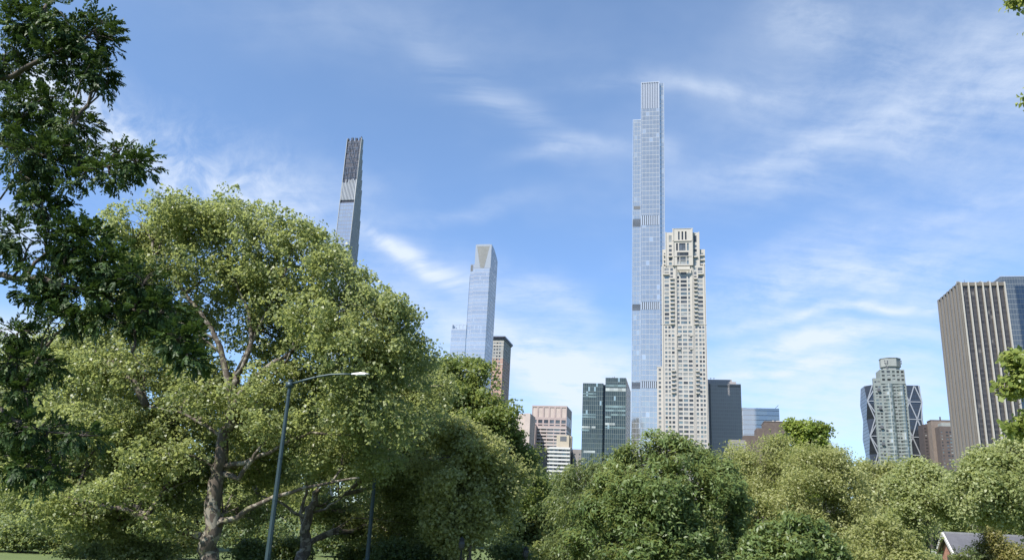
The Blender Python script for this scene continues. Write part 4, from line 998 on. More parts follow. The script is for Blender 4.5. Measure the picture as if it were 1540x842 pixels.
def make_tree(name, label, cat, Y, trunk, lobes, leaf, count, mat, bark, r0=0.3, seed=1, group=None, mode='rand', per=14, twig=.6, ratio=.8, spread=.35, up=.55, droop=0., gap=-.55, lumps=1.6,
              limbs=(), bare=False, tintbias=0.0, sub=7, heading=None, shell=.33, radii_jit=.22, tone=.16, split=False, lscale=1.0, nsub=7, shade_lobes=(), mainw=.9, shoots=.10):
    """trunk: list of (u, v, dy) from the foot up (foot is dropped to the ground); lobes: (u, v, ru, rv, dy, depth radius, weight) in the photo's pixels at distance Y"""
    rs = np.random.default_rng(seed)
    tp = [P(u, v, Y+dy) for u, v, dy in trunk]; foot = tp[0].copy(); foot[2] = 0.0
    T = thing(name, label, cat, foot, group)
    if tp[0][2] > 0.3: tp = [foot, tp[0]*[1, 1, .5]] + tp if tp[0][2] > 3 else [foot] + tp
    else: tp[0] = foot
    L = [(c, r*lscale, w) for c, r, w in lobes_world(lobes, Y)]
    # trunk
    pts = []
    for i in range(len(tp)-1):
        for k in range(4): pts.append(tp[i] + (tp[i+1]-tp[i])*k/4 + (rs.normal(size=3)*r0*.18 if (i or k) else 0))
    pts.append(tp[-1]); n = len(pts)
    rad = [r0*(1.35 if i == 0 else 1.0)*(1-.62*i/(n-1)) for i in range(n)]
    mb = MB(); mb.tube(pts, rad, 10, 0, .10); trunk_mb = mb
    tips = []
    def limb(a, b, ra, rb, mbx, sag=.12, k=7):
        a = np.asarray(a); b = np.asarray(b); ln = np.linalg.norm(b-a); pp = []
        bend = rs.normal(size=3)*.09*ln; bend[2] = abs(bend[2])
        for i in range(k+1):
            t = i/k; p = a + (b-a)*t + bend*math.sin(math.pi*t) + np.array([0, 0, sag*ln])*math.sin(math.pi*t)*(1-t*.3) + (rs.normal(size=3)*.025*ln if 0 < i < k else 0); pp.append(p)
        mbx.tube(pp, [ra + (rb-ra)*(i/k)**.8 for i in range(k+1)], 6 if ra < .12 else 8, 0, .08)
        return pp
    for lm in limbs:               # limbs drawn from the photograph: list of (u, v, dy), radius at base, radius at end
        path, ra, rb = lm; pw = [P(u, v, Y+dy) for u, v, dy in path]
        q = []
        for i in range(len(pw)-1):
            for k in range(3): q.append(pw[i] + (pw[i+1]-pw[i])*k/3 + (rs.normal(size=3)*ra*.25 if (i or k) else 0))
        q.append(pw[-1]); mbx = MB(); mbx.tube(q, [ra + (rb-ra)*i/(len(q)-1) for i in range(len(q))], 8, 0, .10); mbx.build('limb', bark, T, True)
        tips.append(q)
    anchors = pts[n//3:] + [p for q in tips for p in q[len(q)//3:]]
    tw = MB()
    for (c, r, w) in L:
        if split: tw = MB()
        # join each lobe to the nearest lower anchor
        best = min(anchors, key=lambda p: np.linalg.norm(p-c) + max(0, p[2]-c[2])*2.5 )
        rr = max(.03, min(r0*.42, np.linalg.norm(c-best)*.028))
        pp = limb(best, c + np.array([0, 0, -.1])*r, rr, rr*.4, tw)
        for k in range(sub):
            dd = unit(rs.normal(size=3) + np.array([0, 0, .45])); st = pp[rs.integers(2, len(pp))]
            limb(st, c + dd*r*rs.uniform(.6, .95), max(.012, rr*.38), .008, tw, .05, 4)
        if split: tw.build('branch', bark, T, True)
    trunk_mb.build('trunk', bark, T, True)
    if tw.f and not split: tw.build('branch', bark, T, True)
    # leaves
    L0 = L + [(np.array(c), np.array(r), w) for c, r, w in shade_lobes]; L = []
    for (c, r, w) in L0:
        L.append((c, r*.9, w*(mainw if nsub else 1)))
        for k in range(nsub):
            dd = unit(rs.normal(size=3) + np.array([0, -.15, .25])); f = rs.uniform(.34, .58); L.append((c + dd*r*rs.uniform(.5, .85), r*f*np.array([1, 1, .85]), w*1.0))
    wts = np.array([(r[0]*r[1]*r[2])**(2/3)*w for c, r, w in L]); wts /= wts.sum()
    Cs, Ds, Tn = [], [], []
    nt = count/per
    for (c, r, w), f in zip(L, wts):
        k = int(nt*f*2.2)+1
        dirs = unit(rs.normal(size=(k, 3)))
        rj = 1 + radii_jit*(lump(dirs*3+c, 1.0) + .8*lump(dirs*9+c, 1.0)) + np.abs(rs.normal(size=k))*.10
        rho = rs.uniform(0.02, 1, k)**(shell+.06) * rj
        sh = rs.uniform(0, 1, k) < shoots; rho[sh] = rs.uniform(.95, 1.28, sh.sum())
        p = c + dirs*r*rho[:, None]
        keep = (lump(p, lumps) + .7*lump(p, lumps*.42) + rs.normal(size=k)*.2) > gap
        p = p[keep]; dirs = dirs[keep]
        Cs.append(p); dd = dirs/np.maximum(r, .1)*r.mean()
        hd = np.array([0, 0, .25]) if heading is None else np.array(heading)
        Ds.append(unit(unit(dd) + hd + rs.normal(size=(len(p), 3))*.35))
    C0 = np.concatenate(Cs); D0 = np.concatenate(Ds)
    sel = rs.permutation(len(C0))[:int(nt)]; C0 = C0[sel]; D0 = D0[sel]
    C0 = C0[C0[:, 2] > .3]; D0 = D0[:len(C0)]
    C, A, N, LL, WW = grow(C0, D0, mode, per, twig, leaf, ratio, rs, spread, up, droop)
    cl = np.tile(rs.normal(size=len(C0))*.15 + lump(C0, lumps*2.5)*.16, per)
    tint = .5 + tintbias + cl + rs.normal(size=len(C))*tone*.6
    ok = C[:, 2] > .15
    leaf_mesh('crown', C[ok], A[ok], N[ok], LL[ok], WW[ok], tint[ok], mat, T)
    return T

BARK_PLANE = barkmat('plane_bark', (.050, .039, .030), (.092, .073, .057), (.20, .18, .145), 1.8)
BARK_LIT = barkmat('sunlit_plane_bark', (.12, .095, .075), (.22, .18, .145), (.36, .32, .26), 2.0)  # lighter copy of plane bark: sunshine on the second trunk put into colour
BARK_DARK = barkmat('dark_bark', (.045, .037, .03), (.085, .07, .055))
BARK_GREY = barkmat('grey_bark', (.09, .08, .065), (.16, .14, .115))

LF_PLANE = leafmat('plane_leaf', (.090, .122, .038), (.190, .228, .084), (.315, .35, .165), .50, .42, .5)
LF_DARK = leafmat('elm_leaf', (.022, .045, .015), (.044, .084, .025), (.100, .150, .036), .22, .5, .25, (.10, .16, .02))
LF_OAK = leafmat('oak_leaf', (.055, .092, .020), (.110, .158, .036), (.18, .225, .060), .50, .45, .45)
LF_DOME = leafmat('dome_leaf', (.056, .098, .028), (.115, .168, .052), (.185, .240, .09), .36, .45, .4)
LF_WEEP = leafmat('weeping_leaf', (.075, .115, .044), (.145, .195, .078), (.22, .265, .12), .50, .45, .45)
LF_YEL = leafmat('yellow_leaf', (.150, .168, .052), (.265, .280, .105), (.37, .38, .18), .50, .45, .45)
LF_LIME = leafmat('lime_leaf', (.100, .155, .018), (.170, .230, .030), (.25, .30, .05), .42, .45)
LF_PALE = leafmat('pale_leaf', (.145, .180, .062), (.255, .295, .120), (.385, .415, .215), .50, .45, .45)
LF_MAPLE = leafmat('maple_leaf', (.095, .135, .026), (.165, .215, .045), (.25, .30, .08), .50, .45)
LF_MID = leafmat('mid_leaf', (.065, .098, .030), (.125, .162, .056), (.205, .235, .094), .50, .45, .45)
LF_DEEP = leafmat('deep_leaf', (.038, .066, .022), (.075, .118, .038), (.125, .165, .058), .36, .45)
LF_RUST = leafmat('rusty_leaf', (.130, .115, .035), (.215, .200, .062), (.30, .25, .095), .36, .45)

# the big plane tree, left of centre
make_tree('plane_tree', 'largest plane tree with a mottled forking trunk left of the tall street lamp', 'tree', 40., [(308, 905, 0), (313, 842, 0), (318, 800, 0), (326, 740, 0), (333, 690, 0), (341, 640, 0), (349, 600, .2), (356, 560, .4)],
  [(300, 345, 62, 48, 0, 3.2), (360, 330, 55, 42, .5, 3), (250, 350, 55, 42, 1, 3), (200, 355, 48, 40, 1, 3), (410, 360, 55, 42, 0, 3), (465, 385, 48, 42, 0, 3), (500, 425, 45, 45, -.5, 3), (545, 440, 35, 35, 0, 2.4),
   (330, 420, 90, 50, 2, 4), (420, 440, 80, 50, 1, 4), (220, 430, 80, 50, 2, 3.5), (180, 490, 70, 50, 3, 3.5), (580, 480, 50, 42, 0, 3), (500, 490, 70, 50, -1, 4), (420, 510, 80, 45, 2.5, 3), (280, 500, 70, 45, 3, 3.5),
   (600, 540, 55, 45, 1, 3.5), (540, 550, 80, 55, -1, 4), (450, 580, 80, 50, 2, 4), (210, 570, 100, 50, 2, 4.5), (120, 560, 80, 45, 3, 4), (330, 580, 70, 40, 3.2, 3), (270, 640, 90, 40, 2.6, 4), (160, 650, 100, 45, 1, 4.5),
   (420, 650, 80, 40, 3, 4), (560, 630, 90, 50, 0, 4), (90, 640, 70, 50, 2, 4), (130, 720, 90, 40, 2, 4), (230, 710, 80, 35, 3.5, 4), (520, 690, 80, 35, 2, 4), (400, 710, 70, 25, 4.5, 3), (190, 790, 70, 30, 4, 3, .6), (60, 730, 60, 40, 2, 3), (250, 760, 70, 28, 4, 3, .7), (300, 700, 60, 40, 4, 3), (380, 620, 60, 40, 3.5, 3), (120, 790, 70, 30, 3, 3, .7), (375, 775, 36, 26, 5, 2.5, .6), (250, 690, 60, 28, -1.5, 2.5, .7), (190, 740, 60, 24, -2, 2.2, .7), (410, 640, 50, 24, -2.0, 2, .6), (380, 600, 40, 30, -1.8, 2, .6), (300, 600, 46, 30, -1.8, 2, .7), (250, 790, 44, 20, -1, 2, .5), (110, 770, 60, 30, -1, 2.5, .7)],
  .155, 290000, LF_PLANE, BARK_PLANE, .54, 5, per=20, twig=.5, spread=.24, lscale=.95, mainw=2.4, ratio=.85, up=.5, gap=-.50, lumps=1.0, sub=8, shell=.4, split=True,
  limbs=[([(345, 625, 0.00), (366, 585, 0.07), (392, 560, -0.05), (425, 535, -0.10), (470, 500, -0.05), (510, 460, 0.02)], .22, .05), ([(350, 600, 0.05), (336, 545, 0.05), (325, 510, -0.05), (300, 470, -0.10), (268, 425, -0.05), (232, 385, 0.00)], .20, .05),
         ([(325, 510, -0.05), (280, 488, -0.10), (235, 478, -0.10)], .09, .04), ([(330, 530, 0.00), (300, 505, -0.23), (262, 490, -0.35)], .07, .03), ([(356, 565, 0.07), (380, 520, 0.00), (372, 470, 0.00), (345, 400, 0.00), (330, 350, 0.00)], .15, .04), ([(362, 592, 0.10), (405, 570, -0.15), (432, 540, -0.25), (450, 500, -0.30)], .12, .04),
         ([(335, 700, 0.00), (365, 697, -0.10), (395, 685, -0.25), (425, 668, -0.35), (470, 650, -0.45), (540, 655, -0.50)], .15, .05), ([(333, 712, 0.10), (360, 720, -0.10), (378, 690, -0.23), (398, 668, -0.28)], .17, .07), ([(327, 790, 0.00), (355, 778, -0.10), (385, 758, -0.23), (420, 745, -0.30), (480, 728, -0.35), (540, 718, -0.35)], .18, .05),
         ([(303, 806, 0.00), (270, 795, -0.05), (232, 783, -0.20), (190, 768, -0.30), (150, 758, -0.35), (90, 745, -0.35)], .21, .07), ([(338, 660, 0.00), (310, 640, 0.12), (270, 620, 0.25), (220, 610, 0.25)], .12, .04), ([(345, 390, 0.00), (300, 340, 0.00)], .06, .02), ([(356, 560, 0.10), (400, 470, 0.10), (425, 420, 0.07), (440, 375, 0.00)], .12, .03)])
# second plane
make_tree('plane_tree', 'second plane tree with a slimmer forked trunk just right of the lamp pole foot', 'tree', 52., [(450, 880, 0), (456, 830, 0), (461, 790, 0), (470, 760, 0), (480, 735, 0)],
  [(480, 640, 70, 45, 2), (560, 600, 60, 45, 1), (610, 620, 60, 50, 0), (640, 580, 45, 40, 1), (580, 680, 80, 45, -1), (500, 700, 60, 30, 2), (640, 680, 60, 50, 0), (600, 745, 70, 36, 4, 3), (520, 770, 50, 30, 4, 2.5), (660, 740, 45, 40, 1, 3), (560, 805, 50, 30, 5, 3, .6), (620, 800, 45, 30, 4, 3, .6), (600, 545, 50, 40, 3), (400, 745, 50, 25, 4, 3, .6)],
  .17, 120000, LF_PLANE, BARK_LIT, .46, 8, per=16, twig=.8, spread=.36, gap=-.40, lumps=1.3, tintbias=.12,
  limbs=[([(464, 780, 0), (440, 768, -.5), (415, 752, -1), (390, 745, -1)], .12, .05), ([(470, 770, 0), (490, 765, -.5), (510, 750, -1), (540, 725, -1.2)], .10, .04), ([(458, 800, .1), (452, 770, .2), (462, 740, .4), (458, 700, .6)], .16, .06)])
# left background plane
make_tree('plane_tree', 'bright background plane tree filling the gap between the dark near tree and largest plane', 'tree', 60., [(95, 850, 0), (100, 780, 0), (105, 720, 0), (110, 660, 0)],
  [(110, 540, 80, 40), (30, 560, 60, 45), (180, 560, 60, 45), (60, 620, 80, 50, -1), (150, 640, 80, 50, -1), (20, 680, 60, 50, 0), (100, 700, 80, 50, -1), (190, 710, 60, 45, 0), (60, 760, 60, 35, 0), (150, 770, 60, 35, 0), (-30, 620, 60, 60)],
  .19, 110000, LF_PLANE, BARK_PLANE, .36, 13, per=16, twig=.9, spread=.42, gap=-.5, lumps=1.6, tintbias=.10)
make_tree('plane_tree', 'small pale leaved young plane tree at the foot of the dark green slope of trees', 'tree', 47., [(706, 880, 0), (707, 800, 0), (706, 740, 0), (700, 700, 0)],
  [(690, 660, 42, 32, 0), (650, 690, 40, 36, 0), (720, 690, 44, 36, -.5), (690, 730, 55, 36, -1), (735, 740, 45, 36, 0), (700, 775, 55, 32, -1), (670, 800, 28, 30, -.5), (745, 790, 34, 28, 0), (770, 720, 28, 34, 1), (700, 812, 40, 22, 0, 2, .6)],
  .17, 52000, LF_YEL, BARK_GREY, .16, 17, per=14, twig=.6, spread=.30, gap=-.15, lumps=1.0, tintbias=.08)
make_tree('oak_tree', 'mid green oak with a rounded drooping right edge just under the brick cornice tower', 'tree', 66., [(690, 860, 0), (695, 780, 0), (700, 700, 0), (705, 640, 0)],
  [(690, 560, 35, 26), (725, 578, 36, 26), (745, 600, 30, 22, -1), (705, 605, 45, 34, -1), (750, 632, 34, 20, -2), (660, 575, 35, 35, 1), (760, 660, 30, 22, -1), (710, 650, 60, 35, -1), (770, 695, 34, 28, 0), (730, 710, 60, 40), (795, 690, 20, 22), (650, 640, 50, 50, 2), (780, 740, 40, 40), (690, 750, 60, 40, 3)],
  .22, 64000, LF_OAK, BARK_DARK, .36, 21, per=18, twig=.7, spread=.34, gap=-.1, lumps=1.1, up=.8)
make_tree('oak_tree', 'dusky green tree wedged between the young plane and the drooping willow', 'tree', 78., [(800, 850, 0), (800, 780, 0), (798, 740, 0)],
  [(795, 715, 22, 28), (800, 755, 36, 36), (780, 790, 45, 40), (815, 800, 35, 40), (770, 830, 50, 30), (820, 840, 40, 25)], .28, 15000, LF_MID, BARK_DARK, .28, 22, per=16, twig=.8, spread=.4, gap=-.4, tintbias=-.14)
# weeping tree, dome tree and the shrubs right of it
make_tree('willow_tree', 'fine leaved willow with hanging sprays left of the dark round dome tree', 'tree', 62., [(880, 860, 0), (880, 790, 0), (882, 740, 0)],
  [(848, 728, 24, 22), (880, 712, 34, 22), (915, 704, 28, 18), (860, 762, 36, 30, -1), (900, 755, 38, 34, -1), (870, 800, 44, 34, -1), (920, 800, 40, 34, 0), (850, 825, 30, 28, 0), (890, 838, 50, 24, -1), (930, 725, 25, 22)],
  .24, 34000, LF_WEEP, BARK_GREY, .28, 25, mode='spray', per=12, twig=1.1, ratio=.30, droop=.9, gap=-.25, lumps=1.0, heading=(0, 0, -.5))
make_tree('dome_tree', 'dark glossy green round topped tree in front of the limestone tower base', 'tree', 50., [(1010, 880, 0), (1008, 820, 0), (1005, 760, 0), (1003, 720, 0)],
  [(990, 680, 44, 30, 0), (950, 700, 34, 28, 0), (1030, 688, 42, 30, 0), (1068, 710, 34, 30, 0), (930, 735, 36, 34, -1), (985, 735, 60, 40, -2), (1045, 740, 50, 42, -1), (1092, 745, 32, 34, 0), (905, 775, 38, 36, -1), (955, 785, 55, 42, -2.5), (1020, 800, 55, 40, -2), (1075, 800, 44, 42, 0), (1110, 775, 22, 30, .5), (900, 825, 50, 34, -1), (960, 838, 60, 30, -3), (1040, 845, 60, 26, -2), (1095, 835, 40, 30, 0), (985, 662, 25, 14, 0), (968, 690, 34, 30, -.5), (1005, 705, 44, 34, -1.5), (955, 745, 44, 34, -2), (1015, 755, 50, 36, -2.5), (940, 770, 40, 30, -2)],
  .27, 70000, LF_DOME, BARK_DARK, .30, 29, mode='whorl', per=9, twig=.4, ratio=.34, spread=.5, gap=-.15, lumps=1.0)
make_tree('shrub', 'dark glossy bush at the bottom edge just right of the dome tree', 'shrub', 46., [(1180, 870, 0), (1180, 840, 0), (1178, 825, 0)],
  [(1150, 800, 26, 18, 0), (1190, 795, 34, 22, 0), (1225, 805, 30, 22, 0), (1140, 830, 34, 26, -.5), (1195, 832, 44, 28, -.8), (1245, 835, 30, 24, 0), (1160, 862, 50, 24, -.8), (1220, 866, 50, 24, -.8)],
  .27, 20000, LF_DOME, BARK_DARK, .10, 31, mode='whorl', per=9, twig=.35, ratio=.38, spread=.5, gap=-.25, lumps=.9, sub=4, tintbias=-.04)
# the pale mixed trees at right
make_tree('ash_tree', 'airy yellow green tree with bare twiggy top beneath the dark grey slab tower', 'tree', 78., [(1140, 850, 0), (1142, 790, 0), (1145, 740, 0)],
  [(1115, 692, 30, 22), (1150, 684, 32, 22), (1100, 715, 28, 24), (1140, 718, 44, 30, -1), (1185, 710, 34, 30, 0), (1120, 755, 40, 34, -1), (1170, 755, 46, 34, -1), (1100, 790, 44, 30, 0), (1150, 795, 50, 30, 0), (1165, 675, 22, 14)],
  .20, 46000, LF_YEL, BARK_GREY, .28, 33, per=12, twig=1.0, ratio=.55, spread=.42, gap=-.15, lumps=1.2, up=.6, tintbias=.18, radii_jit=.42, shoots=.2)
make_tree('lime_tree', 'vivid lime green rounded tree top standing before the blank brown brick block', 'tree', 105., [(1212, 850, 0), (1212, 780, 0), (1212, 710, 0)],
  [(1195, 650, 15, 11), (1215, 648, 24, 12), (1234, 652, 14, 11), (1200, 666, 24, 12), (1225, 668, 26, 14), (1190, 684, 24, 16), (1215, 694, 30, 22), (1240, 690, 16, 18), (1205, 735, 40, 30), (1192, 642, 9, 7)],
  .33, 20000, LF_LIME, BARK_DARK, .36, 35, per=16, twig=.7, spread=.42, gap=-.2, lumps=1.1, up=.8)
make_tree('ash_tree', 'yellow olive tree spreading widely below the vivid lime tree top', 'tree', 74., [(1235, 850, 0), (1238, 800, 0), (1240, 750, 0)],
  [(1215, 700, 30, 24), (1250, 700, 26, 26, 0), (1268, 725, 26, 26), (1220, 738, 44, 30, -1), (1270, 760, 34, 30, 0), (1240, 780, 50, 30, -1), (1190, 775, 36, 30, 0), (1285, 790, 34, 28, 0), (1262, 690, 14, 12)],
  .20, 46000, LF_YEL, BARK_GREY, .26, 37, per=12, twig=1.0, ratio=.55, spread=.42, gap=-.25, lumps=1.2, up=.45, tintbias=.24, radii_jit=.40, shoots=.2)
make_tree('ash_tree', 'olive green tree at the foot of the white apartment tower', 'tree', 88., [(1325, 850, 0), (1325, 790, 0), (1325, 740, 0)],
  [(1310, 708, 24, 14), (1340, 708, 26, 14), (1365, 718, 22, 14), (1300, 735, 32, 26, 0), (1345, 740, 40, 26, -1), (1310, 775, 44, 32, -1), (1360, 780, 40, 30, 0), (1330, 810, 50, 28, 0)],
  .23, 34000, LF_YEL, BARK_GREY, .28, 39, per=12, twig=1.0, ratio=.6, spread=.45, gap=-.3, lumps=1.3, tintbias=.06)
make_tree('maple_tree', 'pale silvery green tree between the white apartment tower and leaning fin tower', 'tree', 70., [(1395, 850, 0), (1395, 800, 0), (1395, 760, 0)],
  [(1376, 712, 24, 14), (1400, 718, 30, 16, 0), (1360, 738, 28, 24), (1400, 745, 40, 26, -1), (1430, 752, 26, 26, 0), (1375, 782, 40, 28, -1), (1412, 768, 32, 18, 0), (1365, 812, 30, 20, 0)],
  .20, 34000, LF_PALE, BARK_GREY, .24, 41, per=14, twig=.7, ratio=.7, spread=.36, gap=-.15, lumps=1.0, tintbias=.14)
make_tree('maple_tree', 'large pale silvery tree in the bottom right corner under the bronze fin tower', 'tree', 60., [(1562, 870, 0), (1560, 800, 0), (1552, 740, 0)],
  [(1530, 685, 28, 22), (1500, 700, 32, 22, 0), (1470, 718, 30, 20, 0), (1455, 740, 26, 22), (1500, 738, 48, 30, -1), (1545, 730, 36, 40, 0), (1465, 762, 32, 18, 0), (1520, 766, 42, 20, 0), (1570, 700, 40, 40), (1565, 790, 26, 30)],
  .18, 54000, LF_PALE, BARK_GREY, .26, 43, per=14, twig=.65, ratio=.7, spread=.33, gap=-.12, lumps=.9, tintbias=.20)
make_tree('shrub', 'yellow green bushy shrub below the olive trees left of the little brick house', 'shrub', 62., [(1320, 870, 0), (1320, 840, 0), (1320, 825, 0)],
  [(1290, 815, 30, 22), (1325, 800, 32, 20), (1355, 822, 28, 24), (1300, 845, 40, 24, -.5), (1350, 850, 44, 22, -.5), (1265, 850, 24, 24)], .20, 9500, LF_YEL, BARK_GREY, .10, 45, per=12, twig=.6, ratio=.6, spread=.33, gap=-.3, lumps=.9, tintbias=.08, sub=4)
make_tree('shrub', 'rust tinged shrub with brownish leaf tips before the slate roof', 'shrub', 72., [(1490, 870, 0), (1490, 840, 0), (1490, 825, 0)],
  [(1490, 806, 12, 13), (1497, 820, 16, 15), (1482, 832, 16, 14), (1510, 842, 24, 18), (1530, 834, 20, 16), (1490, 856, 44, 18)], .17, 12000, LF_RUST, BARK_GREY, .08, 47, per=12, twig=.5, ratio=.6, spread=.28, gap=-.3, lumps=.8, sub=4)
make_tree('shrub', 'small dark conifer like bush against the brick gable', 'shrub', 66., [(1443, 870, 0), (1443, 845, 0), (1443, 835, 0)],
  [(1446, 834, 12, 8), (1458, 838, 14, 9), (1440, 850, 20, 12), (1462, 850, 22, 14), (1390, 846, 22, 14), (1410, 856, 24, 12)], .17, 4500, LF_MID, BARK_DARK, .08, 49, mode='spray', per=10, twig=.5, ratio=.3, spread=.3, gap=-.4, droop=.2, sub=3, tintbias=-.1)
make_tree('maple_tree', 'pale green tree directly behind the slate roofed brick house', 'tree', 122., [(1500, 850, 0), (1500, 810, 0), (1498, 790, 0)], [(1440, 780, 34, 20), (1490, 778, 36, 22), (1535, 780, 36, 22), (1465, 805, 34, 16), (1520, 808, 34, 14), (1560, 800, 30, 24)],
  .30, 16000, LF_PALE, BARK_GREY, .25, 57, per=14, twig=.8, spread=.5, gap=-.4, lumps=1.4, tintbias=-.15)
for i, (u, v, ru, rv, Yb, lab) in enumerate(((1425, 722, 26, 14, 150., 'distant deep green tree at the foot of the red brown brick block'), (1285, 712, 22, 14, 170., 'distant dull green tree left of the white apartment tower foot'),
        (1345, 716, 24, 12, 160., 'distant dull green treetop hidden low before the white apartment tower'), (830, 728, 24, 18, 150., 'distant treetop under the white banded apartment house'), (1475, 726, 30, 14, 155., 'distant deep green tree under the leaning bronze tower'))):
    make_tree('street_tree', lab, 'tree', Yb, [(u, 850, 0), (u, v+30, 0), (u, v+8, 0)], [(u, v, ru, rv), (u-14, v+22, ru*1.1, rv*1.4), (u+14, v+24, ru*1.1, rv*1.4), (u, v+55, ru*1.3, rv*2)], .40, 3200, LF_MID, BARK_DARK, .3, 60+i, per=14, twig=.9, spread=.6, gap=-.5, lumps=1.8, sub=4, tintbias=-.1)
# undergrowth and further trees that close the view low down
low = [(20, 800, 46, 34, 49.5, LF_WEEP, 'pale leaved bush at the bottom left corner beyond the lawn'), (85, 812, 34, 24, 51., LF_MID, 'dark green bush at the far edge of the lawn strip'), (165, 812, 60, 30, 51.5, LF_DEEP, 'deep green bush left of the largest trunk foot'), (250, 808, 55, 34, 52.5, LF_MID, 'shaded mid green bush directly left of the largest trunk'),
       (380, 812, 60, 36, 66., LF_DEEP, 'deep green bush between the largest trunk and the lamp pole'), (510, 812, 60, 40, 68., LF_DEEP, 'deep green bush right of the second plane trunk'), (610, 815, 60, 40, 70., LF_DEEP, 'deep green bush right of the second lamp pole'), (845, 838, 50, 28, 64., LF_MID, 'shaded bush at the bottom edge under the willow'), (1280, 800, 60, 40, 96., LF_MID, 'olive shaded bush behind the yellow trees low at the right'),
       (432, 826, 36, 22, 58., LF_DEEP, 'deep shaded bush behind the lamp pole foot'), (100, 840, 30, 16, 45., LF_MID, 'low mid green bush where the lawn strip ends at the bottom edge'), (135, 836, 44, 20, 45.5, LF_PLANE, 'bright low bush at the bottom edge below the lowest left limb'), (215, 832, 50, 24, 44.5, LF_PLANE, 'bright rounded bush at the bottom edge just left of the largest trunk'), (372, 836, 34, 22, 47., LF_DEEP, 'low dark bush at the bottom edge left of the lamp pole'), (545, 838, 44, 24, 54., LF_MID, 'shaded low bush at the bottom edge right of the second plane trunk'), (600, 836, 50, 26, 51., LF_DEEP, 'dark low bush at the bottom edge right of the second lamp pole'), (655, 828, 34, 24, 52., LF_MID, 'low bush at the bottom edge left of the young pale plane'), (760, 836, 40, 22, 52., LF_DEEP, 'dark low bush at the bottom edge right of the young pale plane')]
for i, (u, v, ru, rv, Yb, mt, lab) in enumerate(low):
    make_tree('shrub', lab, 'shrub', Yb, [(u, 880, 0), (u, v+25, 0), (u, v+10, 0)], [(u, v, ru*.6, rv*.7), (u-ru*.5, v+8, ru*.5, rv*.8), (u+ru*.5, v+8, ru*.5, rv*.8), (u-ru*.3, v+30, ru*.7, rv*.8), (u+ru*.4, v+32, ru*.7, rv*.8)], (.17 if Yb < 53 else .22), 9500, mt, BARK_DARK, .1, 80+i, per=12, twig=.6, spread=.4, gap=-.45, lumps=1.0, sub=3)
back = [(-60, 640, 90, 110, 100.), (60, 690, 80, 90, 105.), (170, 690, 80, 90, 110.), (290, 680, 80, 95, 104.), (400, 690, 80, 95, 110.), (510, 690, 80, 100, 102.), (610, 680, 75, 100, 108.), (700, 720, 70, 80, 112.)]
bl = ['far tree behind the dark near foliage at the left edge', 'far tree behind the bright background plane', 'far tree behind the left limbs of the largest plane', 'far tree behind the largest plane trunk', 'far tree behind the tall street lamp', 'far tree behind the second plane trunk', 'far tree behind the second lamp pole', 'far tree behind the young pale plane']
for i, (u, v, ru, rv, Yb) in enumerate(back):
    make_tree('broadleaf_tree', bl[i], 'tree', Yb, [(u, 860, 0), (u, v+70, 0), (u, v+20, 0)], [(u, v-rv*.35, ru*.6, rv*.5), (u-ru*.45, v, ru*.6, rv*.6), (u+ru*.45, v, ru*.6, rv*.6), (u, v+rv*.5, ru*.9, rv*.5), (u-ru*.3, v+rv*.9, ru*.7, rv*.35), (u+ru*.4, v+rv*.9, ru*.7, rv*.35)],
              .42, 15000, (LF_MID, LF_DEEP, LF_PLANE)[i % 3], BARK_DARK, .35, 100+i, per=14, twig=1.0, spread=.6, gap=-.5, lumps=2.0, sub=4, tintbias=-.08)
# far wood along the park edge
rs = np.random.default_rng(77); C0 = []
for k in range(120):
    x = -520 + 1150*k/119 + rs.uniform(-4, 4); y = rs.uniform(300, 480); h = rs.uniform(9, 15); r = rs.uniform(5, 8); n = 150
    dd = unit(rs.normal(size=(n, 3))); C0.append(np.array([x, y, h-r*.7]) + dd*np.array([r, r, r*.85])*rs.uniform(.5, 1, n)[:, None]**.4)
C0 = np.concatenate(C0); C0 = C0[C0[:, 2] > .4]
ORIG = bpy.data.objects.new('wood', None); OFF['wood_origin'] = np.zeros(3); 
C, A, N, LL, WW = grow(C0, unit(C0*[.01, -.3, .05] + rs.normal(size=C0.shape)), 'rand', 5, .8, .9, .8, rs, .7)
bpy.data.objects.remove(ORIG)
class _R: name = 'origin_only'
OFF['origin_only'] = np.zeros(3)
def leaf_top(name, *a):
    e = bpy.data.objects.new(name + '_tmp', None); COL.objects.link(e); o = leaf_mesh(name, *a, e); o.parent = None; bpy.data.objects.remove(e); return o
ok = C[:, 2] > .1
wo = leaf_top('wood', C[ok], A[ok], N[ok], LL[ok], WW[ok], .45+rs.normal(size=ok.sum())*.2, LF_MID); wo['kind'] = 'stuff'; wo['label'] = 'far mass of mid green trees along the park edge'

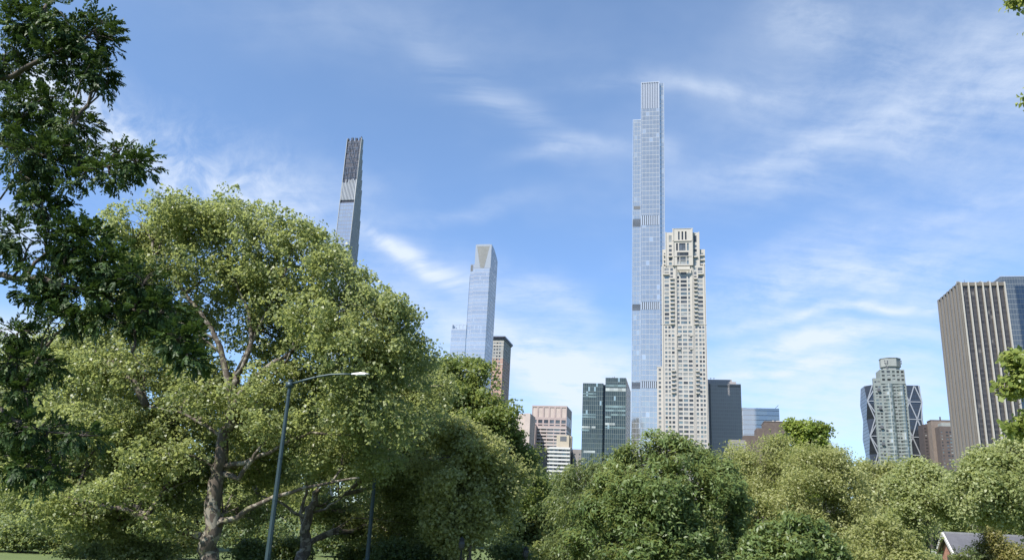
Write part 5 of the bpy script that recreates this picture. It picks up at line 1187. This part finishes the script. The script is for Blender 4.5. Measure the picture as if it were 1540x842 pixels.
# the dark near tree whose boughs hang in from the left
NEAR_L = [(112, 42, 62, 44, 0, .9), (150, 60, 34, 44, 0, .6), (50, 40, 60, 44, .3, .9), (150, 110, 24, 34, 0, .5), (100, 95, 45, 34, .2, .7), (20, 100, 50, 40, .4, .8), (60, 160, 62, 28, .2, .8), (110, 185, 36, 32, 0, .6), (20, 190, 45, 34, .3, .8),
  (60, 235, 66, 32, 0, .9), (125, 232, 40, 26, 0, .6), (165, 262, 34, 20, -.1, .5), (203, 246, 32, 26, -.2, .5), (120, 275, 34, 16, 0, .5), (60, 280, 44, 16, 0, .6), (65, 310, 34, 18, 0, .6), (180, 225, 14, 14, 0, .3),
  (50, 360, 80, 38, .2, 1.0), (120, 365, 52, 36, 0, .8), (165, 400, 50, 34, 0, .7), (100, 415, 70, 30, .2, .8), (215, 425, 50, 32, -.2, .6), (150, 450, 70, 30, 0, .8), (70, 445, 44, 26, .3, .7), (240, 470, 46, 28, -.2, .6), (190, 485, 60, 22, 0, .7), (270, 510, 38, 24, -.3, .5), (292, 540, 22, 18, -.3, .4), (110, 482, 60, 18, 0, .6),
  (25, 500, 36, 16, .2, .6), (30, 545, 48, 28, .2, .7), (72, 550, 22, 22, .1, .4), (30, 590, 44, 22, .2, .6), (60, 645, 62, 22, 0, .7), (125, 655, 44, 18, 0, .5), (40, 700, 52, 28, .1, .7), (75, 715, 26, 22, 0, .4), (10, 650, 40, 30, .3, .7),
  (-130, 60, 80, 80, .6, 1.3, .3), (-140, 200, 80, 80, .8, 1.3, .3), (-140, 350, 80, 70, .8, 1.3, .3), (-120, 500, 70, 50, .8, 1.1, .3), (-120, 640, 70, 50, .8, 1.1, .3), (-20, -90, 120, 60, .8, 1.6, .3), (90, -80, 80, 50, .4, 1.2, .3), (-260, -60, 120, 140, 1.5, 2.2, .3), (-290, 200, 120, 160, 1.5, 2.2, .3), (-280, 460, 120, 140, 1.5, 2.2, .3), (-160, -230, 200, 120, 1, 3, .3), (40, -200, 130, 80, .6, 2, .3)]
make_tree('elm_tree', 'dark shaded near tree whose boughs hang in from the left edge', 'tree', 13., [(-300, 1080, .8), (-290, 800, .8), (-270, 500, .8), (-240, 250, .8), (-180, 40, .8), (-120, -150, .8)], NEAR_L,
  .085, 205000, LF_DARK, BARK_DARK, .30, 91, mode='spray', per=16, twig=.21, ratio=.42, droop=.20, gap=-.38, lumps=.32, lscale=.88, nsub=0, shade_lobes=[((-14, 8, 12), (3.5, 3.5, 2.0), .10), ((-18, 9.5, 10.5), (3.5, 3, 2.2), .12)], heading=(.3, 0, -.1), sub=7, shell=.5, split=True,  # unseen leaf clumps added to throw shade on the lower boughs
  limbs=[([(-250, 330, .8), (-120, 220, .5), (0, 122, .2), (60, 92, 0), (110, 66, 0), (152, 40, 0)], .10, .012), ([(-260, 420, .8), (-120, 260, .4), (0, 215, .1), (70, 238, 0), (140, 255, -.1), (205, 240, -.2)], .09, .01), ([(-270, 500, .8), (-120, 440, .5), (0, 415, .1), (60, 420, 0), (150, 440, 0), (230, 480, -.2), (285, 535, -.3)], .09, .012), ([(60, 92, 0), (65, 60, 0), (62, 30, 0)], .018, .006),
         ([(-275, 600, .8), (-120, 610, .5), (0, 612, .1), (30, 640, 0), (70, 650, 0), (150, 655, 0)], .06, .01), ([(-40, 560, .3), (10, 555, .1), (35, 580, 0), (42, 610, 0)], .03, .012), ([(0, 300, .2), (20, 270, 0), (35, 255, 0)], .02, .008), ([(195, 510, -.1), (198, 530, -.1), (210, 546, -.1), (225, 552, -.2)], .010, .004)])
# a maple just beyond the right edge: a few sprays reach into view
make_tree('maple_tree', 'bright lime maple sprays reaching in from the right edge before the bronze tower', 'tree', 15., [(1760, 1080, 0), (1750, 800, 0), (1735, 500, 0), (1720, 200, 0), (1710, 0, 0)],
  [(1535, 545, 26, 12, 0, .35), (1520, 582, 24, 13, 0, .3), (1505, 590, 10, 7, 0, .15), (1545, 575, 24, 16, 0, .3), (1530, 644, 14, 9, 0, .25), (1548, 632, 16, 12, 0, .25), (1600, 560, 50, 50, .2, .7, .5), (1600, 640, 50, 40, .2, .7, .5), (1530, 2, 14, 5, 0, .15), (1545, -6, 20, 12, 0, .2), (1543, 152, 6, 6, 0, .12), (1600, 20, 50, 40, .2, .6), (1600, 150, 50, 50, .2, .7), (1680, 350, 80, 120, .4, 1.4, .3), (1700, 600, 80, 120, .4, 1.4, .3), (1700, 60, 100, 120, .4, 1.6, .3), (1610, 330, 40, 60, .3, .6, .6)],
  .10, 26000, LF_MAPLE, BARK_GREY, .2, 93, split=True, mode='whorl', per=7, twig=.12, ratio=.75, spread=.22, gap=-.4, lumps=.35, sub=6, tintbias=.05,
  limbs=[([(1740, 640, 0), (1660, 600, 0), (1590, 575, 0), (1530, 572, 0)], .05, .008), ([(1725, 260, 0), (1660, 60, 0), (1600, 10, 0), (1535, -2, 0)], .05, .008)])

# ------------------------------------------------------------------ street lamps
POLE = plain('lamp_paint', (.032, .055, .064), .45, .3, .12); HEAD = plain('lamp_head', (.44, .45, .45), .4, .2, .05); LENS = plain('lamp_lens', (.75, .75, .70), .3, 0, .03)
def lamp(u0, v0, Yb, label, tip, group, ang=0.0):
    ca, sa = math.cos(ang), math.sin(ang)
    top = P(u0, v0, Yb); T = thing('street_lamp', label, 'street lamp', (top[0], top[1], 0), group)
    mb = MB(); rr = []
    for k in range(9):
        z = top[2]*k/8; r = .135 - .055*k/8
        rr.append([(top[0]+r*math.cos(a), top[1]+r*math.sin(a), z) for a in [math.pi/8+math.pi/4*j for j in range(8)]])
    mb.ring_loft(rr); mb.prism([(top[0]+.24*math.cos(a), top[1]+.24*math.sin(a)) for a in [math.pi/8+math.pi/4*j for j in range(8)]], 0, .9); mb.prism([(top[0]+.1*math.cos(a), top[1]+.1*math.sin(a)) for a in np.linspace(0, 6.283, 9)[:-1]], top[2]-.001, top[2]+.10)
    pl_ = mb.build('pole', POLE, T)
    mb = MB(); mb.box(top[0]-.06, top[0]+.06, top[1]-.135, top[1]-.12, 1.2, 1.7); mb.build('hatch', POLE, pl_)
    for zb_ in (top[2]-.62, top[2]*.62, top[2]*.42):
        mb = MB(); r_b = .15 - .055*zb_/top[2]; mb.prism([(top[0]+r_b*math.cos(a), top[1]+r_b*math.sin(a)) for a in [math.pi/8+math.pi/4*j for j in range(8)]], zb_, zb_+.05); mb.build('band', POLE, pl_)
    ar = [(top[0]+a*ca, top[1]+a*sa, top[2]+h) for a, h in tip]
    mb = MB(); mb.tube(ar, [.062 - .022*i/(len(ar)-1) for i in range(len(ar))], 8); mb.box(top[0]-.14, top[0]+.14, top[1]-.13, top[1]+.13, top[2]-.28, top[2]-.02); mb.build('arm', POLE, T, True)
    ex, ey, ez = ar[-1]
    mb = MB(); rings = []
    for s_, w, h, dz_ in ((-.12, .07, .06, 0), (.02, .10, .075, .01), (.30, .15, .085, .02), (.58, .145, .06, .025), (.72, .09, .03, .02)):
        rings.append([(ex+s_*ca+q*sa, ey+s_*sa-q*ca, ez+dz_+hh) for q, hh in ((w, -h*.4), (-w, -h*.4), (-w*.8, h*.6), (w*.8, h*.6))])
    mb.ring_loft(rings); hd = mb.build('luminaire', HEAD, T)
    mb = MB(); mb.ring_loft([[(ex+s_*ca+q*sa, ey+s_*sa-q*ca, ez+z_) for s_, q in ((.12, .11), (.12, -.11), (.55, -.11), (.55, .11))] for z_ in (-.055, -.028)]); mb.build('lens', LENS, hd)
    return T
lamp(436.5, 574, 35., 'tall dark steel street lamp with a curved arm before the largest plane tree', [(.08, -.10), (.75, .10), (1.4, .27), (2.0, .37), (2.6, .40), (3.15, .40)], 'park road lamps')
lamp(572.5, 626, 47., 'further dark street lamp half buried in plane foliage right of the tall one', [(.08, -.10), (.75, .10), (1.4, .27), (2.0, .37), (2.6, .40), (3.15, .40)], 'park road lamps', 1.75)
IRON = plain('black_iron', (.010, .011, .011), .85, .0, .2)
def park_lamp(u, v, Yb, label):
    top = P(u, v, Yb); x, y, z = top; T = thing('park_lamp', label, 'park lamp', (x, y, 0), 'black park path lamps')
    mb = MB(); mb.tube([(x, y, 0), (x, y, .3), (x, y, .35), (x, y, .9), (x, y, 1.0), (x, y, z-.62)], [.17, .16, .11, .09, .055, .045], 10); mb.build('post', IRON, T)
    mb = MB(); mb.tube([(x, y, z-.62), (x, y, z-.5), (x, y, z-.3), (x, y, z-.12)], [.06, .15, .18, .12], 10); mb.build('lantern', plain('lantern_glass', (.03, .03, .03), .6, 0), T)
    mb = MB(); mb.tube([(x, y, z-.13), (x, y, z-.04), (x, y, z+.05)], [.19, .10, .02], 10); mb.build('cap', IRON, T)
park_lamp(695, 808, 43., 'small black park lamp post before the young pale plane tree')
park_lamp(791, 822, 48., 'small black park lamp post in shade left of the willow')

# ------------------------------------------------------------------ small brick house with slate roof
Y = 100.
SLATE = stone('slate', (.085, .085, .095), .14, .8, .6); HBRICK = stone('red_brick', (.34, .17, .12), .14, 1.2, .85); TRIMW = plain('white_trim', (.52, .50, .47), .5, 0, .04)
A = P(1417.5, 800.5, Y); zr = A[2]; xg = A[0]; dxp = mpp(1420, 805, Y)
T = thing('house', 'small brick house with grey slate gable roof and white trim among the bushes', 'house', (xg+4, Y+2, 0))
ze = zr - 2.1; hw = 3.0; ln = 11.0
mb = MB(); mb.box(xg+.45, xg+ln-.3, Y-hw+.5, Y+hw-.5, 0, ze+.2); mb.ring_loft([[(x, Y-hw+.5, ze+.19), (x, Y+hw-.5, ze+.19), (x, Y, zr-.3)] for x in (xg+.45, xg+.8)]); mb.build('wall', HBRICK, T)
mb = MB()
for s_ in (-1, 1): mb.ring_loft([[(x, Y, zr), (x, Y+s_*hw, ze), (x, Y+s_*hw, ze-.14), (x, Y, zr-.16)] for x in (xg+.1, xg+ln)])
rf = mb.build('roof', SLATE, T)
mb = MB(); mb.bar((xg, Y, zr+.05), (xg+ln, Y, zr+.05), .18, .12); mb.build('ridge', plain('lead_ridge', (.2, .2, .21), .5), rf)
mb = MB()
for s_ in (-1, 1): mb.bar((xg-.02, Y+s_*.02, zr-.1), (xg-.02, Y+s_*hw, ze-.1), .16, .34)
mb.build('bargeboard', TRIMW, T)
mb = MB(); mb.box(xg+.2, xg+ln-.2, Y-hw-.1, Y-hw+.02, ze-.22, ze-.06); mb.build('gutter', TRIMW, T)
mb = MB(); mb.box(xg+.38, xg+.44, Y-.55, Y+.55, ze-1.6, ze-.2); mb.build('window', PANE_DARK, T)
